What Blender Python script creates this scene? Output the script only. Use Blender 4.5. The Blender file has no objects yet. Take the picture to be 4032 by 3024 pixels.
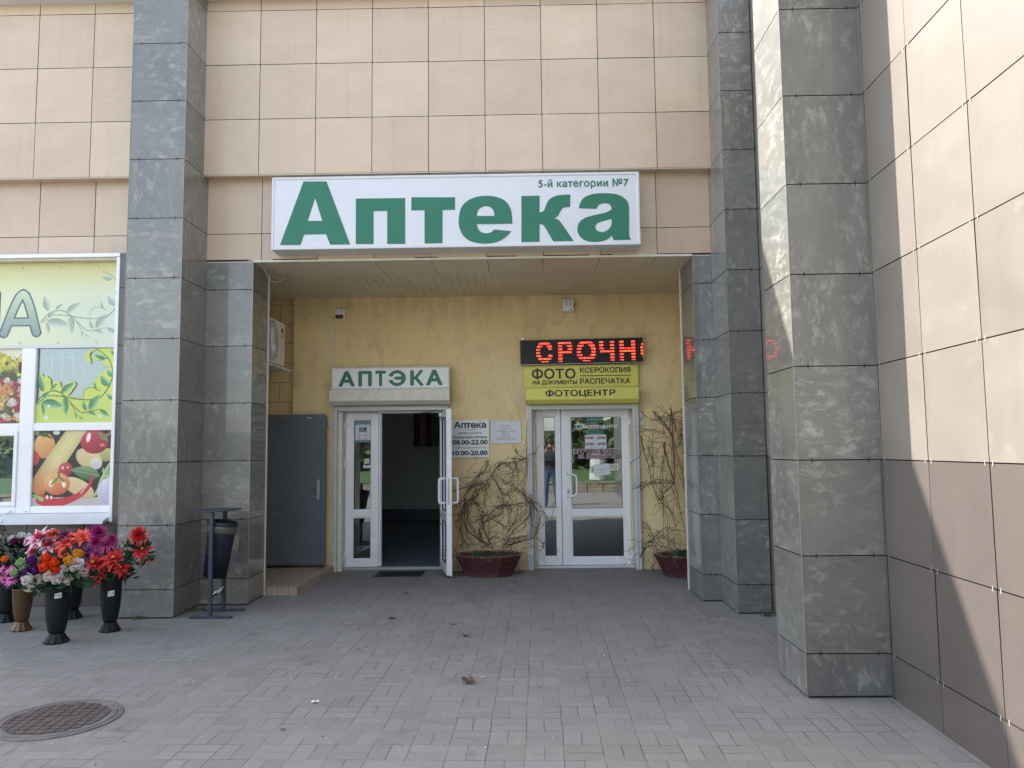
import bpy, math, random, numpy as np
from mathutils import Vector, Matrix
rnd = random.Random(7)
sc = bpy.context.scene
COL = sc.collection
R = math.radians
# ------------------------------------------------------------------ camera, sky, sun, exposure
YAW, PITCH, ROLL = 0.0148, 0.0838, 0.0111
cy, sy, cp, sp = math.cos(YAW), math.sin(YAW), math.cos(PITCH), math.sin(PITCH)
fw = Vector((-sy*cp, cy*cp, sp)); rt = Vector((cy, sy, 0)); dn = fw.cross(rt)
rt2 = math.cos(ROLL)*rt + math.sin(ROLL)*dn
dn2 = -math.sin(ROLL)*rt + math.cos(ROLL)*dn
cam = bpy.data.cameras.new('camera'); cam.sensor_width = 36; cam.lens = 36*3030/4032
cam.clip_start = 0.01; cam.clip_end = 2000
camo = bpy.data.objects.new('camera', cam); COL.objects.link(camo)
m3 = Matrix((rt2, -dn2, -fw)).transposed()
camo.matrix_world = Matrix.Translation((0, 0, 1.55)) @ m3.to_4x4()
sc.camera = camo
SUNL = Vector((0.512, -0.41, -0.656)).normalized()           # direction the light travels
w = bpy.data.worlds.new('World'); sc.world = w; w.use_nodes = True
nt = w.node_tree; bg = nt.nodes['Background']
sky = nt.nodes.new('ShaderNodeTexSky'); sky.sky_type = 'NISHITA'; sky.sun_disc = False
sky.sun_elevation = math.asin(-SUNL.z); sky.sun_rotation = math.atan2(-SUNL.x, -SUNL.y)
sky.air_density = 1.0; sky.dust_density = 1.5; sky.ozone_density = 0.7
hs_ = nt.nodes.new('ShaderNodeHueSaturation'); hs_.inputs['Saturation'].default_value = 0.62
nt.links.new(sky.outputs[0], hs_.inputs['Color']); nt.links.new(hs_.outputs[0], bg.inputs[0]); bg.inputs[1].default_value = 0.15
sun = bpy.data.lights.new('sun', 'SUN'); sun.energy = 4.0; sun.angle = R(0.6); sun.color = (1, 0.95, 0.87)
suno = bpy.data.objects.new('sun', sun); COL.objects.link(suno)
suno.rotation_euler = SUNL.to_track_quat('-Z', 'Y').to_euler()
sc.view_settings.view_transform = 'Standard'; sc.view_settings.look = 'None'
sc.view_settings.exposure = 1.98; sc.view_settings.gamma = 1.0
sc.cycles.max_bounces = 8

# ------------------------------------------------------------------ materials
def srgb(r, g, b, k=1.0):
    f = lambda c: ((c/255+0.055)/1.055)**2.4 if c > 10 else c/255/12.92
    return (f(r)*k, f(g)*k, f(b)*k)
class N:
    def __init__(s, name):
        s.m = bpy.data.materials.new(name); s.m.use_nodes = True; s.t = s.m.node_tree
        s.b = s.t.nodes['Principled BSDF']; s.out = s.t.nodes['Material Output']
    def n(s, ty, **kw):
        x = s.t.nodes.new(ty)
        for k, v in kw.items(): setattr(x, k, v)
        return x
    def l(s, a, b): s.t.links.new(a, b)
    def put(s, sock, v):
        if hasattr(v, 'is_linked') or hasattr(v, 'links'): s.l(v, sock)
        elif isinstance(v, (tuple, list)) and len(v) == 3 and sock.type == 'RGBA': sock.default_value = (*v, 1)
        else: sock.default_value = v
    def math(s, op, a, b=0.0, c=0.0, clamp=False):
        x = s.n('ShaderNodeMath', operation=op); x.use_clamp = clamp
        for i, v in enumerate((a, b, c)): s.put(x.inputs[i], v)
        return x.outputs[0]
    def mix(s, f, a, b, mode='MIX'):
        x = s.n('ShaderNodeMix', data_type='RGBA', blend_type=mode)
        s.put(x.inputs[0], f); s.put(x.inputs[6], a); s.put(x.inputs[7], b); return x.outputs[2]
    def ramp(s, f, a, b):
        x = s.n('ShaderNodeMapRange'); x.inputs[1].default_value = a; x.inputs[2].default_value = b
        s.put(x.inputs[0], f); return x.outputs[0]
    def noise(s, vec, scale, det=4, rough=.55, dist=0.0, out=0):
        x = s.n('ShaderNodeTexNoise'); x.inputs['Scale'].default_value = scale; x.inputs['Detail'].default_value = det
        x.inputs['Roughness'].default_value = rough; x.inputs['Distortion'].default_value = dist
        if vec is not None: s.l(vec, x.inputs['Vector'])
        return x.outputs[out]
    def pos(s): return s.n('ShaderNodeTexCoord').outputs['Object']
    def uv(s): return s.n('ShaderNodeTexCoord').outputs['UV']
    def scale(s, v, sx, sy_, sz):
        x = s.n('ShaderNodeVectorMath', operation='MULTIPLY'); s.l(v, x.inputs[0]); x.inputs[1].default_value = (sx, sy_, sz); return x.outputs[0]
    def bump(s, h, strength, dist=.01):
        x = s.n('ShaderNodeBump'); x.inputs['Strength'].default_value = strength; x.inputs['Distance'].default_value = dist
        s.l(h, x.inputs['Height']); s.l(x.outputs[0], s.b.inputs['Normal'])
    def fin(s, col=None, rough=.6, metal=0.0, spec=.5, coat=0):
        if col is not None: s.put(s.b.inputs['Base Color'], col)
        s.put(s.b.inputs['Roughness'], rough); s.b.inputs['Metallic'].default_value = metal
        s.b.inputs['Specular IOR Level'].default_value = spec
        return s.m
def plain(name, col, rough=.5, metal=0.0, var=.12, sc_=14, bump=0.0, spec=.5):
    x = N(name); p = x.pos()
    f = x.ramp(x.noise(p, sc_, 5, .6), .3, .7)
    lo = tuple(c*(1-var) for c in col); hi = tuple(min(1, c*(1+var*.7)) for c in col)
    c = x.mix(f, lo, hi)
    if bump: x.bump(x.noise(p, sc_*6, 3), bump, .004)
    g = x.math('ADD', x.math('MULTIPLY', x.noise(p, sc_*.7, 3), .2), rough-.1)
    return x.fin(c, g, metal, spec)
def tile_mat(name, base, cloud, fleck, rough, amount, stretch=(1, 1), tint=.1, fl=(.56, .74), coat=.6, spec=.5, dist=.25, fs=5.0):
    x = N(name); uv = x.uv()
    v = x.scale(uv, stretch[0], stretch[1], 1)
    at = x.n('ShaderNodeAttribute'); at.attribute_name = 'tint'; t = at.outputs['Fac']
    n1 = x.ramp(x.noise(v, 2.2, 4, .5, .6), .3, .7)
    n2 = x.ramp(x.noise(v, fs, 10, .78, dist), *fl)
    n2 = x.math('MULTIPLY', n2, x.ramp(x.noise(uv, 1.7, 3, .5, .4), .34, .62))
    n4 = x.ramp(x.noise(v, 15, 6, .7), .35, .7)
    n3 = x.noise(uv, 120, 2)
    c = x.mix(n1, base, cloud); c = x.mix(x.math('MULTIPLY', n2, amount), c, fleck)
    c = x.mix(x.math('MULTIPLY', n4, .22), c, cloud)
    stk = x.ramp(x.noise(x.scale(uv, 11, .35, 1), 1.0, 5, .65), .52, .74); c = x.mix(x.math('MULTIPLY', stk, .16), c, tuple(q*.55 for q in base)); c = x.mix(.05, c, x.mix(n3, (0, 0, 0), (1, 1, 1)))
    k = x.math('ADD', x.math('MULTIPLY', t, 2*tint), 1-tint)
    hs = x.n('ShaderNodeHueSaturation'); x.l(c, hs.inputs['Color']); x.put(hs.inputs['Value'], k)
    x.put(hs.inputs['Hue'], x.math('ADD', x.math('MULTIPLY', t, .012), .494))
    x.bump(x.math('ADD', x.noise(uv, 2.2, 2), x.math('MULTIPLY', n3, .01)), .06, .01)
    x.b.inputs['Coat Weight'].default_value = coat; x.b.inputs['Coat Roughness'].default_value = rough
    x.l(x.math('ADD', x.math('MULTIPLY', n2, .1), .42), x.b.inputs['Roughness']); x.b.inputs['Specular IOR Level'].default_value = spec
    x.l(hs.outputs[0], x.b.inputs['Base Color']); return x.m
M = {}
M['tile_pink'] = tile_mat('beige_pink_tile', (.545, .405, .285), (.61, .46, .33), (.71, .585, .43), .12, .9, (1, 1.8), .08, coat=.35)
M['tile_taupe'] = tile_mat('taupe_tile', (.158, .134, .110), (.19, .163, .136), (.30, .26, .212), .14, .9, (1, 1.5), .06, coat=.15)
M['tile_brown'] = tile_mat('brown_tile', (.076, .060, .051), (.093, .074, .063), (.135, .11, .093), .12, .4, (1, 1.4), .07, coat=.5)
M['tile_grey'] = tile_mat('grey_green_tile', (.104, .103, .092), (.160, .156, .136), (.37, .355, .295), .03, .92, (.9, 1.7), .16, (.50, .62), .75, .8, .35, 8.5)
M['joint'] = plain('dark_joint', (.02, .02, .025), .8)
M['clip'] = plain('clip_metal', (.55, .52, .42), .4, .3)
M['trim'] = plain('pale_corner_trim', (.32, .32, .28), .35, .3)
M['cream_metal'] = plain('cream_metal', (.70, .67, .58), .4)
M['white'] = plain('white_pvc', (.86, .86, .87), .32, 0, .05, 3)
M['white_alu'] = plain('white_aluminium', (.66, .67, .68), .38, 0, .07, 4)
M['grey_alu'] = plain('grey_aluminium', (.42, .43, .43), .4, .2, .08)
M['sign_white'] = plain('sign_face_white', (.68, .69, .73), .35, 0, .04, 3)
M['plate_white'] = plain('plate_white', (.86, .86, .86), .4, 0, .04, 3)
M['green'] = plain('sign_green', (.016, .165, .095), .45, 0, .06, 5)
M['darkgreen'] = plain('dark_green_print', (.01, .07, .05), .5, 0, .05)
M['black'] = plain('black_print', (.02, .022, .025), .5, 0, .1)
M['greyprint'] = plain('grey_print', (.2, .2, .23), .6, 0, .1)
M['red_print'] = plain('red_print', (.20, .015, .035), .5, 0, .1)
M['yellow'] = plain('yellow_board', (.80, .73, .15), .45, 0, .06, 4)
M['print_paper'] = plain('paper', (.72, .73, .78), .6, 0, .05, 5)
M['rubber'] = plain('black_rubber', (.015, .015, .016), .6)
M['steel'] = plain('steel_chrome', (.55, .55, .55), .25, .9)
M['soil'] = plain('planter_soil', (.06, .045, .035), .95, 0, .5, 40, .8)
M['maroon'] = plain('maroon_paint', (.075, .02, .024), .55, 0, .25, 9, .25)
def m_maroon():
    x = N('worn_maroon_paint'); p = x.pos()
    c = x.mix(x.ramp(x.noise(p, 9, 5), .3, .7), (.062, .017, .02), (.10, .028, .03))
    c = x.mix(x.math('MULTIPLY', x.ramp(x.noise(p, 13, 7, .7), .58, .66), .55), c, (.16, .15, .09))
    sep = x.n('ShaderNodeSeparateXYZ'); x.l(p, sep.inputs[0])
    edge = x.math('MULTIPLY', x.ramp(sep.outputs[2], .246, .258), x.ramp(x.noise(p, 30, 4), .4, .6))
    c = x.mix(edge, c, (.30, .26, .22)); dirt = x.math('MULTIPLY', x.ramp(sep.outputs[2], .07, .0), x.ramp(x.noise(p, 12, 5), .35, .6)); c = x.mix(x.math('MULTIPLY', dirt, .6), c, (.17, .15, .13))
    x.bump(x.noise(p, 50, 4), .3, .006); return x.fin(c, .6, 0, .35)
M['maroon'] = m_maroon()
M['siren_red'] = plain('siren_red', (.10, .01, .015), .25)
M['bin_blue'] = plain('bin_blue_grey_paint', (.036, .043, .066), .5, .0, .2, 12)
M['bin_dark'] = plain('bin_dark_paint', (.022, .026, .036), .5, 0, .25, 10, spec=.3)
M['bag'] = plain('bag_film', (.10, .09, .085), .3)
M['step_tile'] = None
M['lamp_black'] = plain('led_panel_black', (.012, .01, .013), .5)
M['interior'] = plain('interior_paint', (.82, .86, .84), .7, 0, .06, 2)
M['interior_dark'] = plain('interior_skirting', (.16, .19, .24), .4)
M['curtain_red'] = plain('curtain_red', (.25, .05, .05), .8)
M['curtain_grey'] = plain('curtain_grey', (.35, .38, .38), .8)
M['vine'] = plain('vine_bark', (.085, .055, .045), .85, 0, .4, 60)
M['vine_pale'] = plain('dry_vine_bark', (.19, .145, .11), .85, 0, .3, 60)
M['weed'] = plain('weed_green', (.045, .10, .03), .6, 0, .4, 30)
M['leaf_dry'] = plain('dry_leaf', (.20, .12, .085), .7, 0, .35, 30)
M['litter'] = plain('litter_white', (.75, .77, .8), .6)
M['skin'] = plain('skin', (.50, .28, .2), .5)
M['cloth_dark'] = plain('dark_jacket', (.03, .032, .04), .8)
M['cloth_hair'] = plain('hair', (.04, .025, .018), .7)
M['jeans'] = plain('jeans', (.05, .085, .17), .85, 0, .3, 12)
def m_step():
    x = N('tan_step_tile'); p = x.pos()
    c = x.mix(x.ramp(x.noise(p, 3, 5), .3, .7), (.36, .28, .22), (.46, .37, .29))
    c = x.mix(x.math('MULTIPLY', x.ramp(x.noise(p, 30, 4), .55, .7), .3), c, (.2, .12, .08))
    return x.fin(c, .35)
M['step_tile'] = m_step()
def m_stucco():
    x = N('yellow_stucco'); p = x.pos()
    c = x.mix(x.ramp(x.noise(p, 1.1, 5, .6), .3, .72), (.82, .64, .335), (.88, .705, .405))
    st = x.ramp(x.noise(x.scale(p, 1.3, 1, .8), 2.6, 9, .74, .6), .50, .68)
    c = x.mix(x.math('MULTIPLY', st, .5), c, (.47, .37, .22))
    c = x.mix(x.math('MULTIPLY', x.ramp(x.noise(p, 38, 3), .66, .72), .4), c, (.25, .2, .12))
    # grime streaks under the ceiling and along the ground
    sep = x.n('ShaderNodeSeparateXYZ'); x.l(p, sep.inputs[0])
    up = x.math('MULTIPLY', x.ramp(sep.outputs[2], 3.1, 3.6), x.ramp(x.noise(x.scale(p, 3, 1, .5), 2, 4), .35, .65))
    dnn = x.math('MULTIPLY', x.ramp(sep.outputs[2], .35, 0.0), x.ramp(x.noise(p, 5, 4), .3, .7))
    c = x.mix(x.math('MULTIPLY', up, .4), c, (.28, .23, .14)); c = x.mix(x.math('MULTIPLY', dnn, .45), c, (.27, .24, .19))
    h = x.math('ADD', x.noise(p, 60, 5, .6), x.math('MULTIPLY', x.noise(p, 6, 3), 1.4))
    x.bump(h, .55, .012)
    return x.fin(c, .85, 0, .3)
M['stucco'] = m_stucco()
def m_block():
    x = N('painted_block_wall'); p = x.pos()
    sw = x.n('ShaderNodeCombineXYZ'); sep = x.n('ShaderNodeSeparateXYZ'); x.l(p, sep.inputs[0])
    x.l(x.math('ADD', sep.outputs[0], sep.outputs[1]), sw.inputs[0]); x.l(x.math('ADD', sep.outputs[2], -.117), sw.inputs[1])
    b = x.n('ShaderNodeTexBrick'); b.offset = .5; x.l(sw.outputs[0], b.inputs[0]); b.inputs['Scale'].default_value = 1
    b.inputs['Brick Width'].default_value = .26; b.inputs['Row Height'].default_value = .26; b.inputs['Mortar Size'].default_value = .004
    b.inputs['Mortar Smooth'].default_value = .2
    c0 = x.mix(x.noise(p, 3, 5), (.66, .53, .29), (.76, .62, .36)); x.l(c0, b.inputs[1]); x.l(c0, b.inputs[2]); b.inputs[3].default_value = (.22, .16, .08, 1)
    x.bump(b.outputs['Fac'], -.4, .01)
    return x.fin(b.outputs['Color'], .8)
M['block'] = m_block()
ROT = -0.0189
def m_paving():
    x = N('basket_weave_pavers'); p = x.pos(); S = .2
    sep = x.n('ShaderNodeSeparateXYZ'); x.l(p, sep.inputs[0]); X, Y = sep.outputs[0], sep.outputs[1]
    wob = x.noise(p, 2.0, 2, out=1); ws = x.n('ShaderNodeSeparateXYZ'); x.l(wob, ws.inputs[0])
    fine = x.noise(p, 45, 2, out=1); fs = x.n('ShaderNodeSeparateXYZ'); x.l(fine, fs.inputs[0])
    def rot(a, b, ca, cb, w_, f_):
        v = x.math('ADD', x.math('MULTIPLY', a, ca), x.math('MULTIPLY', b, cb))
        v = x.math('ADD', v, x.math('MULTIPLY', x.math('SUBTRACT', w_, .5), .02))
        v = x.math('ADD', v, x.math('MULTIPLY', x.math('SUBTRACT', f_, .5), .006))
        return x.math('DIVIDE', v, S)
    c_, s_ = math.cos(ROT), math.sin(ROT)
    U = rot(X, Y, c_, s_, ws.outputs[0], fs.outputs[0]); V = rot(X, Y, -s_, c_, ws.outputs[1], fs.outputs[1])
    U = x.math('ADD', U, 200.45); V = x.math('ADD', V, 200.1)
    cu, cv = x.math('FLOOR', U), x.math('FLOOR', V); fu, fv = x.math('FRACT', U), x.math('FRACT', V)
    par = x.math('MODULO', x.math('ADD', cu, cv), 2.0); inv = x.math('SUBTRACT', 1.0, par)
    A = x.math('ADD', x.math('MULTIPLY', fu, par), x.math('MULTIPLY', fv, inv))
    B = x.math('ADD', x.math('MULTIPLY', fv, par), x.math('MULTIPLY', fu, inv))
    B2 = x.math('MULTIPLY', B, 2.0); b = x.math('MULTIPLY', x.math('FRACT', B2), .5)
    d = x.math('MINIMUM', x.math('MINIMUM', A, x.math('SUBTRACT', 1.0, A)), x.math('MINIMUM', b, x.math('SUBTRACT', .5, b)))
    d = x.math('MULTIPLY', d, S)
    J = x.ramp(d, .0006, .0036)                                   # 0 in the joint, 1 on the brick
    idv = x.n('ShaderNodeCombineXYZ'); x.l(cu, idv.inputs[0]); x.l(cv, idv.inputs[1]); x.l(x.math('FLOOR', B2), idv.inputs[2])
    wn = x.n('ShaderNodeTexWhiteNoise', noise_dimensions='3D'); x.l(idv.outputs[0], wn.inputs[0])
    brick = x.mix(wn.outputs['Value'], (.222, .207, .188), (.282, .265, .241))
    brick = x.mix(x.math('MULTIPLY', x.ramp(x.noise(p, 1.0, 6, .6), .35, .7), .45), brick, (.20, .188, .18))
    brick = x.mix(x.math('MULTIPLY', x.ramp(x.noise(p, .5, 3, .6), .35, .6), .25), brick, (.335, .315, .295))
    g = x.noise(p, 260, 2, .7)
    brick = x.mix(x.math('MULTIPLY', x.ramp(x.noise(p, 34, 4, .7), .42, .68), .30), brick, (.15, .145, .138))
    brick = x.mix(x.math('MULTIPLY', x.ramp(g, .55, .75), .45), brick, (.42, .41, .39))
    brick = x.mix(x.math('MULTIPLY', x.ramp(x.noise(p, 170, 2, .7), .55, .72), .45), brick, (.10, .095, .09))
    st = x.math('MULTIPLY', x.ramp(x.noise(p, 2.3, 7, .65), .60, .72), .6)
    brick = x.mix(st, brick, (.10, .09, .085))
    jc = x.mix(x.ramp(x.noise(p, 2.6, 3), .42, .6), (.075, .07, .066), (.285, .265, .235))
    c = x.mix(J, jc, brick)
    c = x.mix(x.math('MULTIPLY', x.ramp(x.noise(p, .55, 5, .65), .45, .72), .35), c, (.12, .112, .105))
    gum = x.n('ShaderNodeTexVoronoi'); gum.inputs['Scale'].default_value = 2.1; x.l(p, gum.inputs['Vector']); gs = x.n('ShaderNodeSeparateColor'); x.l(gum.outputs['Color'], gs.inputs[0])
    gm = x.math('MULTIPLY', x.math('LESS_THAN', gum.outputs['Distance'], x.math('MULTIPLY', gs.outputs[0], .045)), x.math('GREATER_THAN', gs.outputs[1], .55))
    c = x.mix(x.math('MULTIPLY', gm, .55), c, (.09, .085, .08))
    h = x.math('ADD', x.math('MULTIPLY', J, 1.0), x.math('MULTIPLY', g, .22))
    h = x.math('ADD', h, x.math('MULTIPLY', wn.outputs['Value'], .25))
    x.bump(h, .6, .004)
    return x.fin(c, x.math('ADD', x.math('MULTIPLY', g, .2), .68), 0, .35)
M['paving'] = m_paving()
def m_glass(name, tint=(.75, .8, .8), refl=2.2):
    x = N(name); t = x.t; t.nodes.remove(x.b)
    fr = x.n('ShaderNodeFresnel'); fr.inputs[0].default_value = 1.5
    fac = x.math('MULTIPLY', fr.outputs[0], refl, clamp=True)
    tr = x.n('ShaderNodeBsdfTransparent'); tr.inputs[0].default_value = (*tint, 1)
    gl = x.n('ShaderNodeBsdfGlossy'); gl.inputs['Roughness'].default_value = .004; gl.inputs[0].default_value = (.93, .97, 1, 1)
    mx = x.n('ShaderNodeMixShader'); x.l(fac, mx.inputs[0]); x.l(tr.outputs[0], mx.inputs[1]); x.l(gl.outputs[0], mx.inputs[2])
    x.l(mx.outputs[0], x.out.inputs[0]); return x.m
M['glass'] = m_glass('pane_glass', (.72, .78, .78), 3.4)
def m_emit(name, col, s):
    x = N(name); x.b.inputs['Emission Color'].default_value = (*col, 1); x.b.inputs['Emission Strength'].default_value = s
    return x.fin(col, .5)
M['led_red'] = m_emit('led_red', (1, .03, .03), 1.0)
M['led_orange'] = m_emit('led_orange', (1, .13, .02), 1.0)
def m_vcol(name, rough=.45, k=1.0):
    x = N(name); a = x.n('ShaderNodeAttribute'); a.attribute_name = 'Col'
    c = x.mix(1.0, a.outputs['Color'], (k, k, k), 'MULTIPLY')
    return x.fin(c, rough)
M['print'] = m_vcol('printed_film', .35)
M['petal'] = m_vcol('flower_petals', .6)
def m_door_paint():
    x = N('blue_grey_door_paint'); p = x.pos()
    c = x.mix(x.ramp(x.noise(p, 2.5, 6, .6), .3, .7), (.10, .122, .145), (.125, .15, .175))
    ch = x.ramp(x.noise(x.scale(p, 1, 1, 2.2), 13, 4, .7),   .675, .69)
    c = x.mix(x.math('MULTIPLY', ch, .6), c, (.4, .42, .42))
    x.bump(x.noise(p, 9, 3), .15, .01)
    return x.fin(c, .42)
M['door_paint'] = m_door_paint()
def m_ceiling():
    x = N('soffit_metal'); p = x.pos()
    c = x.mix(x.ramp(x.noise(p, 2, 5), .3, .7), (.60, .55, .42), (.68, .63, .49))
    c = x.mix(x.math('MULTIPLY', x.ramp(x.noise(p, 25, 4), .62, .7), .5), c, (.2, .17, .1))
    return x.fin(c, .4)
M['soffit'] = m_ceiling()
def m_iron():
    x = N('cast_iron'); p = x.pos()
    c = x.mix(x.ramp(x.noise(p, 14, 6), .3, .7), (.085, .066, .062), (.14, .112, .105))
    c = x.mix(x.math('MULTIPLY', x.ramp(x.noise(p, 50, 3), .6, .75), .5), c, (.24, .21, .19))
    x.bump(x.noise(p, 120, 3), .3, .003); return x.fin(c, .6, .3)
M['iron'] = m_iron()
M['iron_ring'] = plain('worn_iron_ring', (.15, .135, .13), .7, 0, .3, 12, .3)
M['sand'] = plain('sand_in_joint', (.30, .27, .23), .95, 0, .3, 40)
def m_bronze():
    x = N('bronze_plastic'); p = x.pos()
    c = x.mix(x.noise(p, 6, 3), (.085, .045, .02), (.14, .08, .035)); return x.fin(c, .32, .35)
M['bronze'] = m_bronze()
M['vase_black'] = plain('black_vase_plastic', (.009, .012, .013), .5, 0, .2, 8, spec=.25)
M['foliage'] = plain('plastic_leaf', (.022, .062, .03), .6, 0, .45, 25, spec=.15)
M['foliage_dark'] = plain('dark_fir_leaf', (.008, .022, .013), .7, 0, .5, 25, spec=.1)
M['grass'] = plain('lawn_grass', (.06, .115, .02), .9, 0, .4, 6, .5)
M['stone'] = plain('rough_stone', (.28, .23, .18), .9, 0, .35, 8, .8)
M['bark'] = plain('tree_bark', (.13, .11, .09), .95, 0, .45, 7, 1.0)
M['whitewash'] = plain('whitewashed_bark', (.55, .54, .5), .9, 0, .3, 7, .8)
M['crown'] = plain('tree_leaves', (.10, .13, .05), .8, 0, .5, 3)
M['terrain'] = plain('distant_ground', (.2, .19, .18), .9, 0, .2, .3)

# ------------------------------------------------------------------ mesh builder
class MB:
    def __init__(s): s.v = []; s.f = []; s.mi = []; s.mats = []; s.uv = []; s.t = []; s.c = []
    def mat(s, m):
        if m not in s.mats: s.mats.append(m)
        return s.mats.index(m)
    def face(s, pts, m, uv=None, tint=.5, col=None):
        i = len(s.v); s.v += [tuple(p) for p in pts]; s.f.append(tuple(range(i, i+len(pts)))); s.mi.append(s.mat(m))
        s.uv.append(uv or [(p[0]+p[1], p[2]) for p in pts]); s.t.append(tint); s.c.append(col or (1, 1, 1))
    def mesh(s, vs, fs, m, T=None, col=None):
        i = len(s.v); s.v += [tuple(T @ Vector(p)) if T else tuple(p) for p in vs]
        k = s.mat(m)
        for f in fs:
            s.f.append(tuple(a+i for a in f)); s.mi.append(k)
            s.uv.append([(s.v[a+i][0]+s.v[a+i][1], s.v[a+i][2]) for a in f]); s.t.append(.5); s.c.append(col or (1, 1, 1))
    def box(s, x0, x1, y0, y1, z0, z1, m, T=None, col=None):
        x0, x1 = sorted((x0, x1)); y0, y1 = sorted((y0, y1)); z0, z1 = sorted((z0, z1))
        vs = [(x0,y0,z0),(x1,y0,z0),(x1,y1,z0),(x0,y1,z0),(x0,y0,z1),(x1,y0,z1),(x1,y1,z1),(x0,y1,z1)]
        s.mesh(vs, [(0,3,2,1),(4,5,6,7),(0,1,5,4),(1,2,6,5),(2,3,7,6),(3,0,4,7)], m, T, col); return s
    def bbox(s, x0, x1, y0, y1, z0, z1, m, b=.004, T=None):
        # box with chamfered edges along all 12 edges
        X = sorted((x0, x1)); Y = sorted((y0, y1)); Z = sorted((z0, z1)); b = min(b, (X[1]-X[0])/2.2, (Y[1]-Y[0])/2.2, (Z[1]-Z[0])/2.2)
        import itertools
        vs = []; idx = {}
        for sx, sy_, sz in itertools.product((0, 1), repeat=3):
            cx, cy_, cz = X[sx], Y[sy_], Z[sz]; dx, dy, dz = (b if sx == 0 else -b), (b if sy_ == 0 else -b), (b if sz == 0 else -b)
            for ax in range(3):
                idx[(sx, sy_, sz, ax)] = len(vs)
                vs.append((cx+(0 if ax == 0 else dx), cy_+(0 if ax == 1 else dy), cz+(0 if ax == 2 else dz)))
        fs = []
        for sx in (0, 1):
            q = [idx[(sx, a, c, 0)] for a, c in ((0, 0), (1, 0), (1, 1), (0, 1))]; fs.append(tuple(q if sx else q[::-1]))
            q = [idx[(a, sx, c, 1)] for a, c in ((0, 0), (1, 0), (1, 1), (0, 1))]; fs.append(tuple(q[::-1] if sx else q))
            q = [idx[(a, c, sx, 2)] for a, c in ((0, 0), (1, 0), (1, 1), (0, 1))]; fs.append(tuple(q if sx else q[::-1]))
        for a in (0, 1):
            for c in (0, 1):
                fs.append((idx[(0,a,c,1)], idx[(1,a,c,1)], idx[(1,a,c,2)], idx[(0,a,c,2)]))
                fs.append((idx[(a,0,c,0)], idx[(a,1,c,0)], idx[(a,1,c,2)], idx[(a,0,c,2)]))
                fs.append((idx[(a,c,0,0)], idx[(a,c,1,0)], idx[(a,c,1,1)], idx[(a,c,0,1)]))
        for k in itertools.product((0, 1), repeat=3): fs.append(tuple(idx[(*k, ax)] for ax in range(3)))
        s.mesh(vs, fs, m, T); return s
    def tube(s, pts, r, m, n=6, caps=True, col=None):
        pts = [Vector(p) for p in pts]; L = len(pts)
        rs = r if isinstance(r, (list, tuple)) else [r]*L
        vs = []; fs = []; up = Vector((0.13, .9, .3)).normalized()
        for i, p in enumerate(pts):
            d = (pts[min(i+1, L-1)]-pts[max(i-1, 0)]).normalized()
            if abs(d.dot(up)) > .93: up = Vector((1, .1, .2)).normalized()
            a = d.cross(up).normalized(); b = d.cross(a)
            for k in range(n):
                t = 2*math.pi*k/n; vs.append(p+(a*math.cos(t)+b*math.sin(t))*rs[i])
        for i in range(L-1):
            for k in range(n): fs.append((i*n+k, i*n+(k+1) % n, (i+1)*n+(k+1) % n, (i+1)*n+k))
        if caps: fs.append(tuple(range(n-1, -1, -1))); fs.append(tuple((L-1)*n+k for k in range(n)))
        s.mesh(vs, fs, m, None, col); return s
    def lathe(s, prof, m, n=24, c=(0, 0, 0), wave=0, wn=10, T=None, flat=1.0):
        vs = []; fs = []
        for r, z, *w_ in prof:
            wv = w_[0] if w_ else 0
            for k in range(n):
                t = 2*math.pi*k/n; rr = r*(1+wv*math.cos(wn*t)); vs.append((c[0]+rr*math.cos(t), c[1]+rr*math.sin(t)*flat, c[2]+z))
        for i in range(len(prof)-1):
            for k in range(n): fs.append((i*n+k, i*n+(k+1) % n, (i+1)*n+(k+1) % n, (i+1)*n+k))
        fs.append(tuple(range(n-1, -1, -1))); fs.append(tuple((len(prof)-1)*n+k for k in range(n)))
        s.mesh(vs, fs, m, T); return s
    def build(s, name, parent=None, smooth=False, loc=None):
        if loc: s.v = [(x-loc[0], y-loc[1], z-loc[2]) for x, y, z in s.v]
        me = bpy.data.meshes.new(name); me.from_pydata(s.v, [], s.f)
        for m in s.mats: me.materials.append(M[m] if isinstance(m, str) else m)
        me.polygons.foreach_set('material_index', s.mi)
        uvl = me.uv_layers.new(name='UVMap'); flat = [c for f in s.uv for p in f for c in p]; uvl.data.foreach_set('uv', flat)
        if any(t != .5 for t in s.t):
            a = me.attributes.new('tint', 'FLOAT', 'FACE'); a.data.foreach_set('value', s.t)
        if any(c != (1, 1, 1) for c in s.c):
            a = me.color_attributes.new('Col', 'FLOAT_COLOR', 'CORNER')
            a.data.foreach_set('color', [q for f, c in zip(s.f, s.c) for _ in f for q in (*c, 1)])
        if smooth: me.shade_smooth()
        me.validate(); me.update()
        o = bpy.data.objects.new(name, me); COL.objects.link(o)
        if parent:
            o.parent = parent
            if parent.type == 'EMPTY': o.location = -parent.location
        elif loc: o.location = loc
        return o
def tag(o, label=None, cat=None, group=None, kind=None):
    for k, v in (('label', label), ('category', cat), ('group', group), ('kind', kind)):
        if v: o[k] = v
    return o
def thing(name, label, cat, loc=(0, 0, 0), group=None):
    o = bpy.data.objects.new(name, None); COL.objects.link(o); o.location = loc; o.empty_display_size = .2
    return tag(o, label, cat, group)

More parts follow.
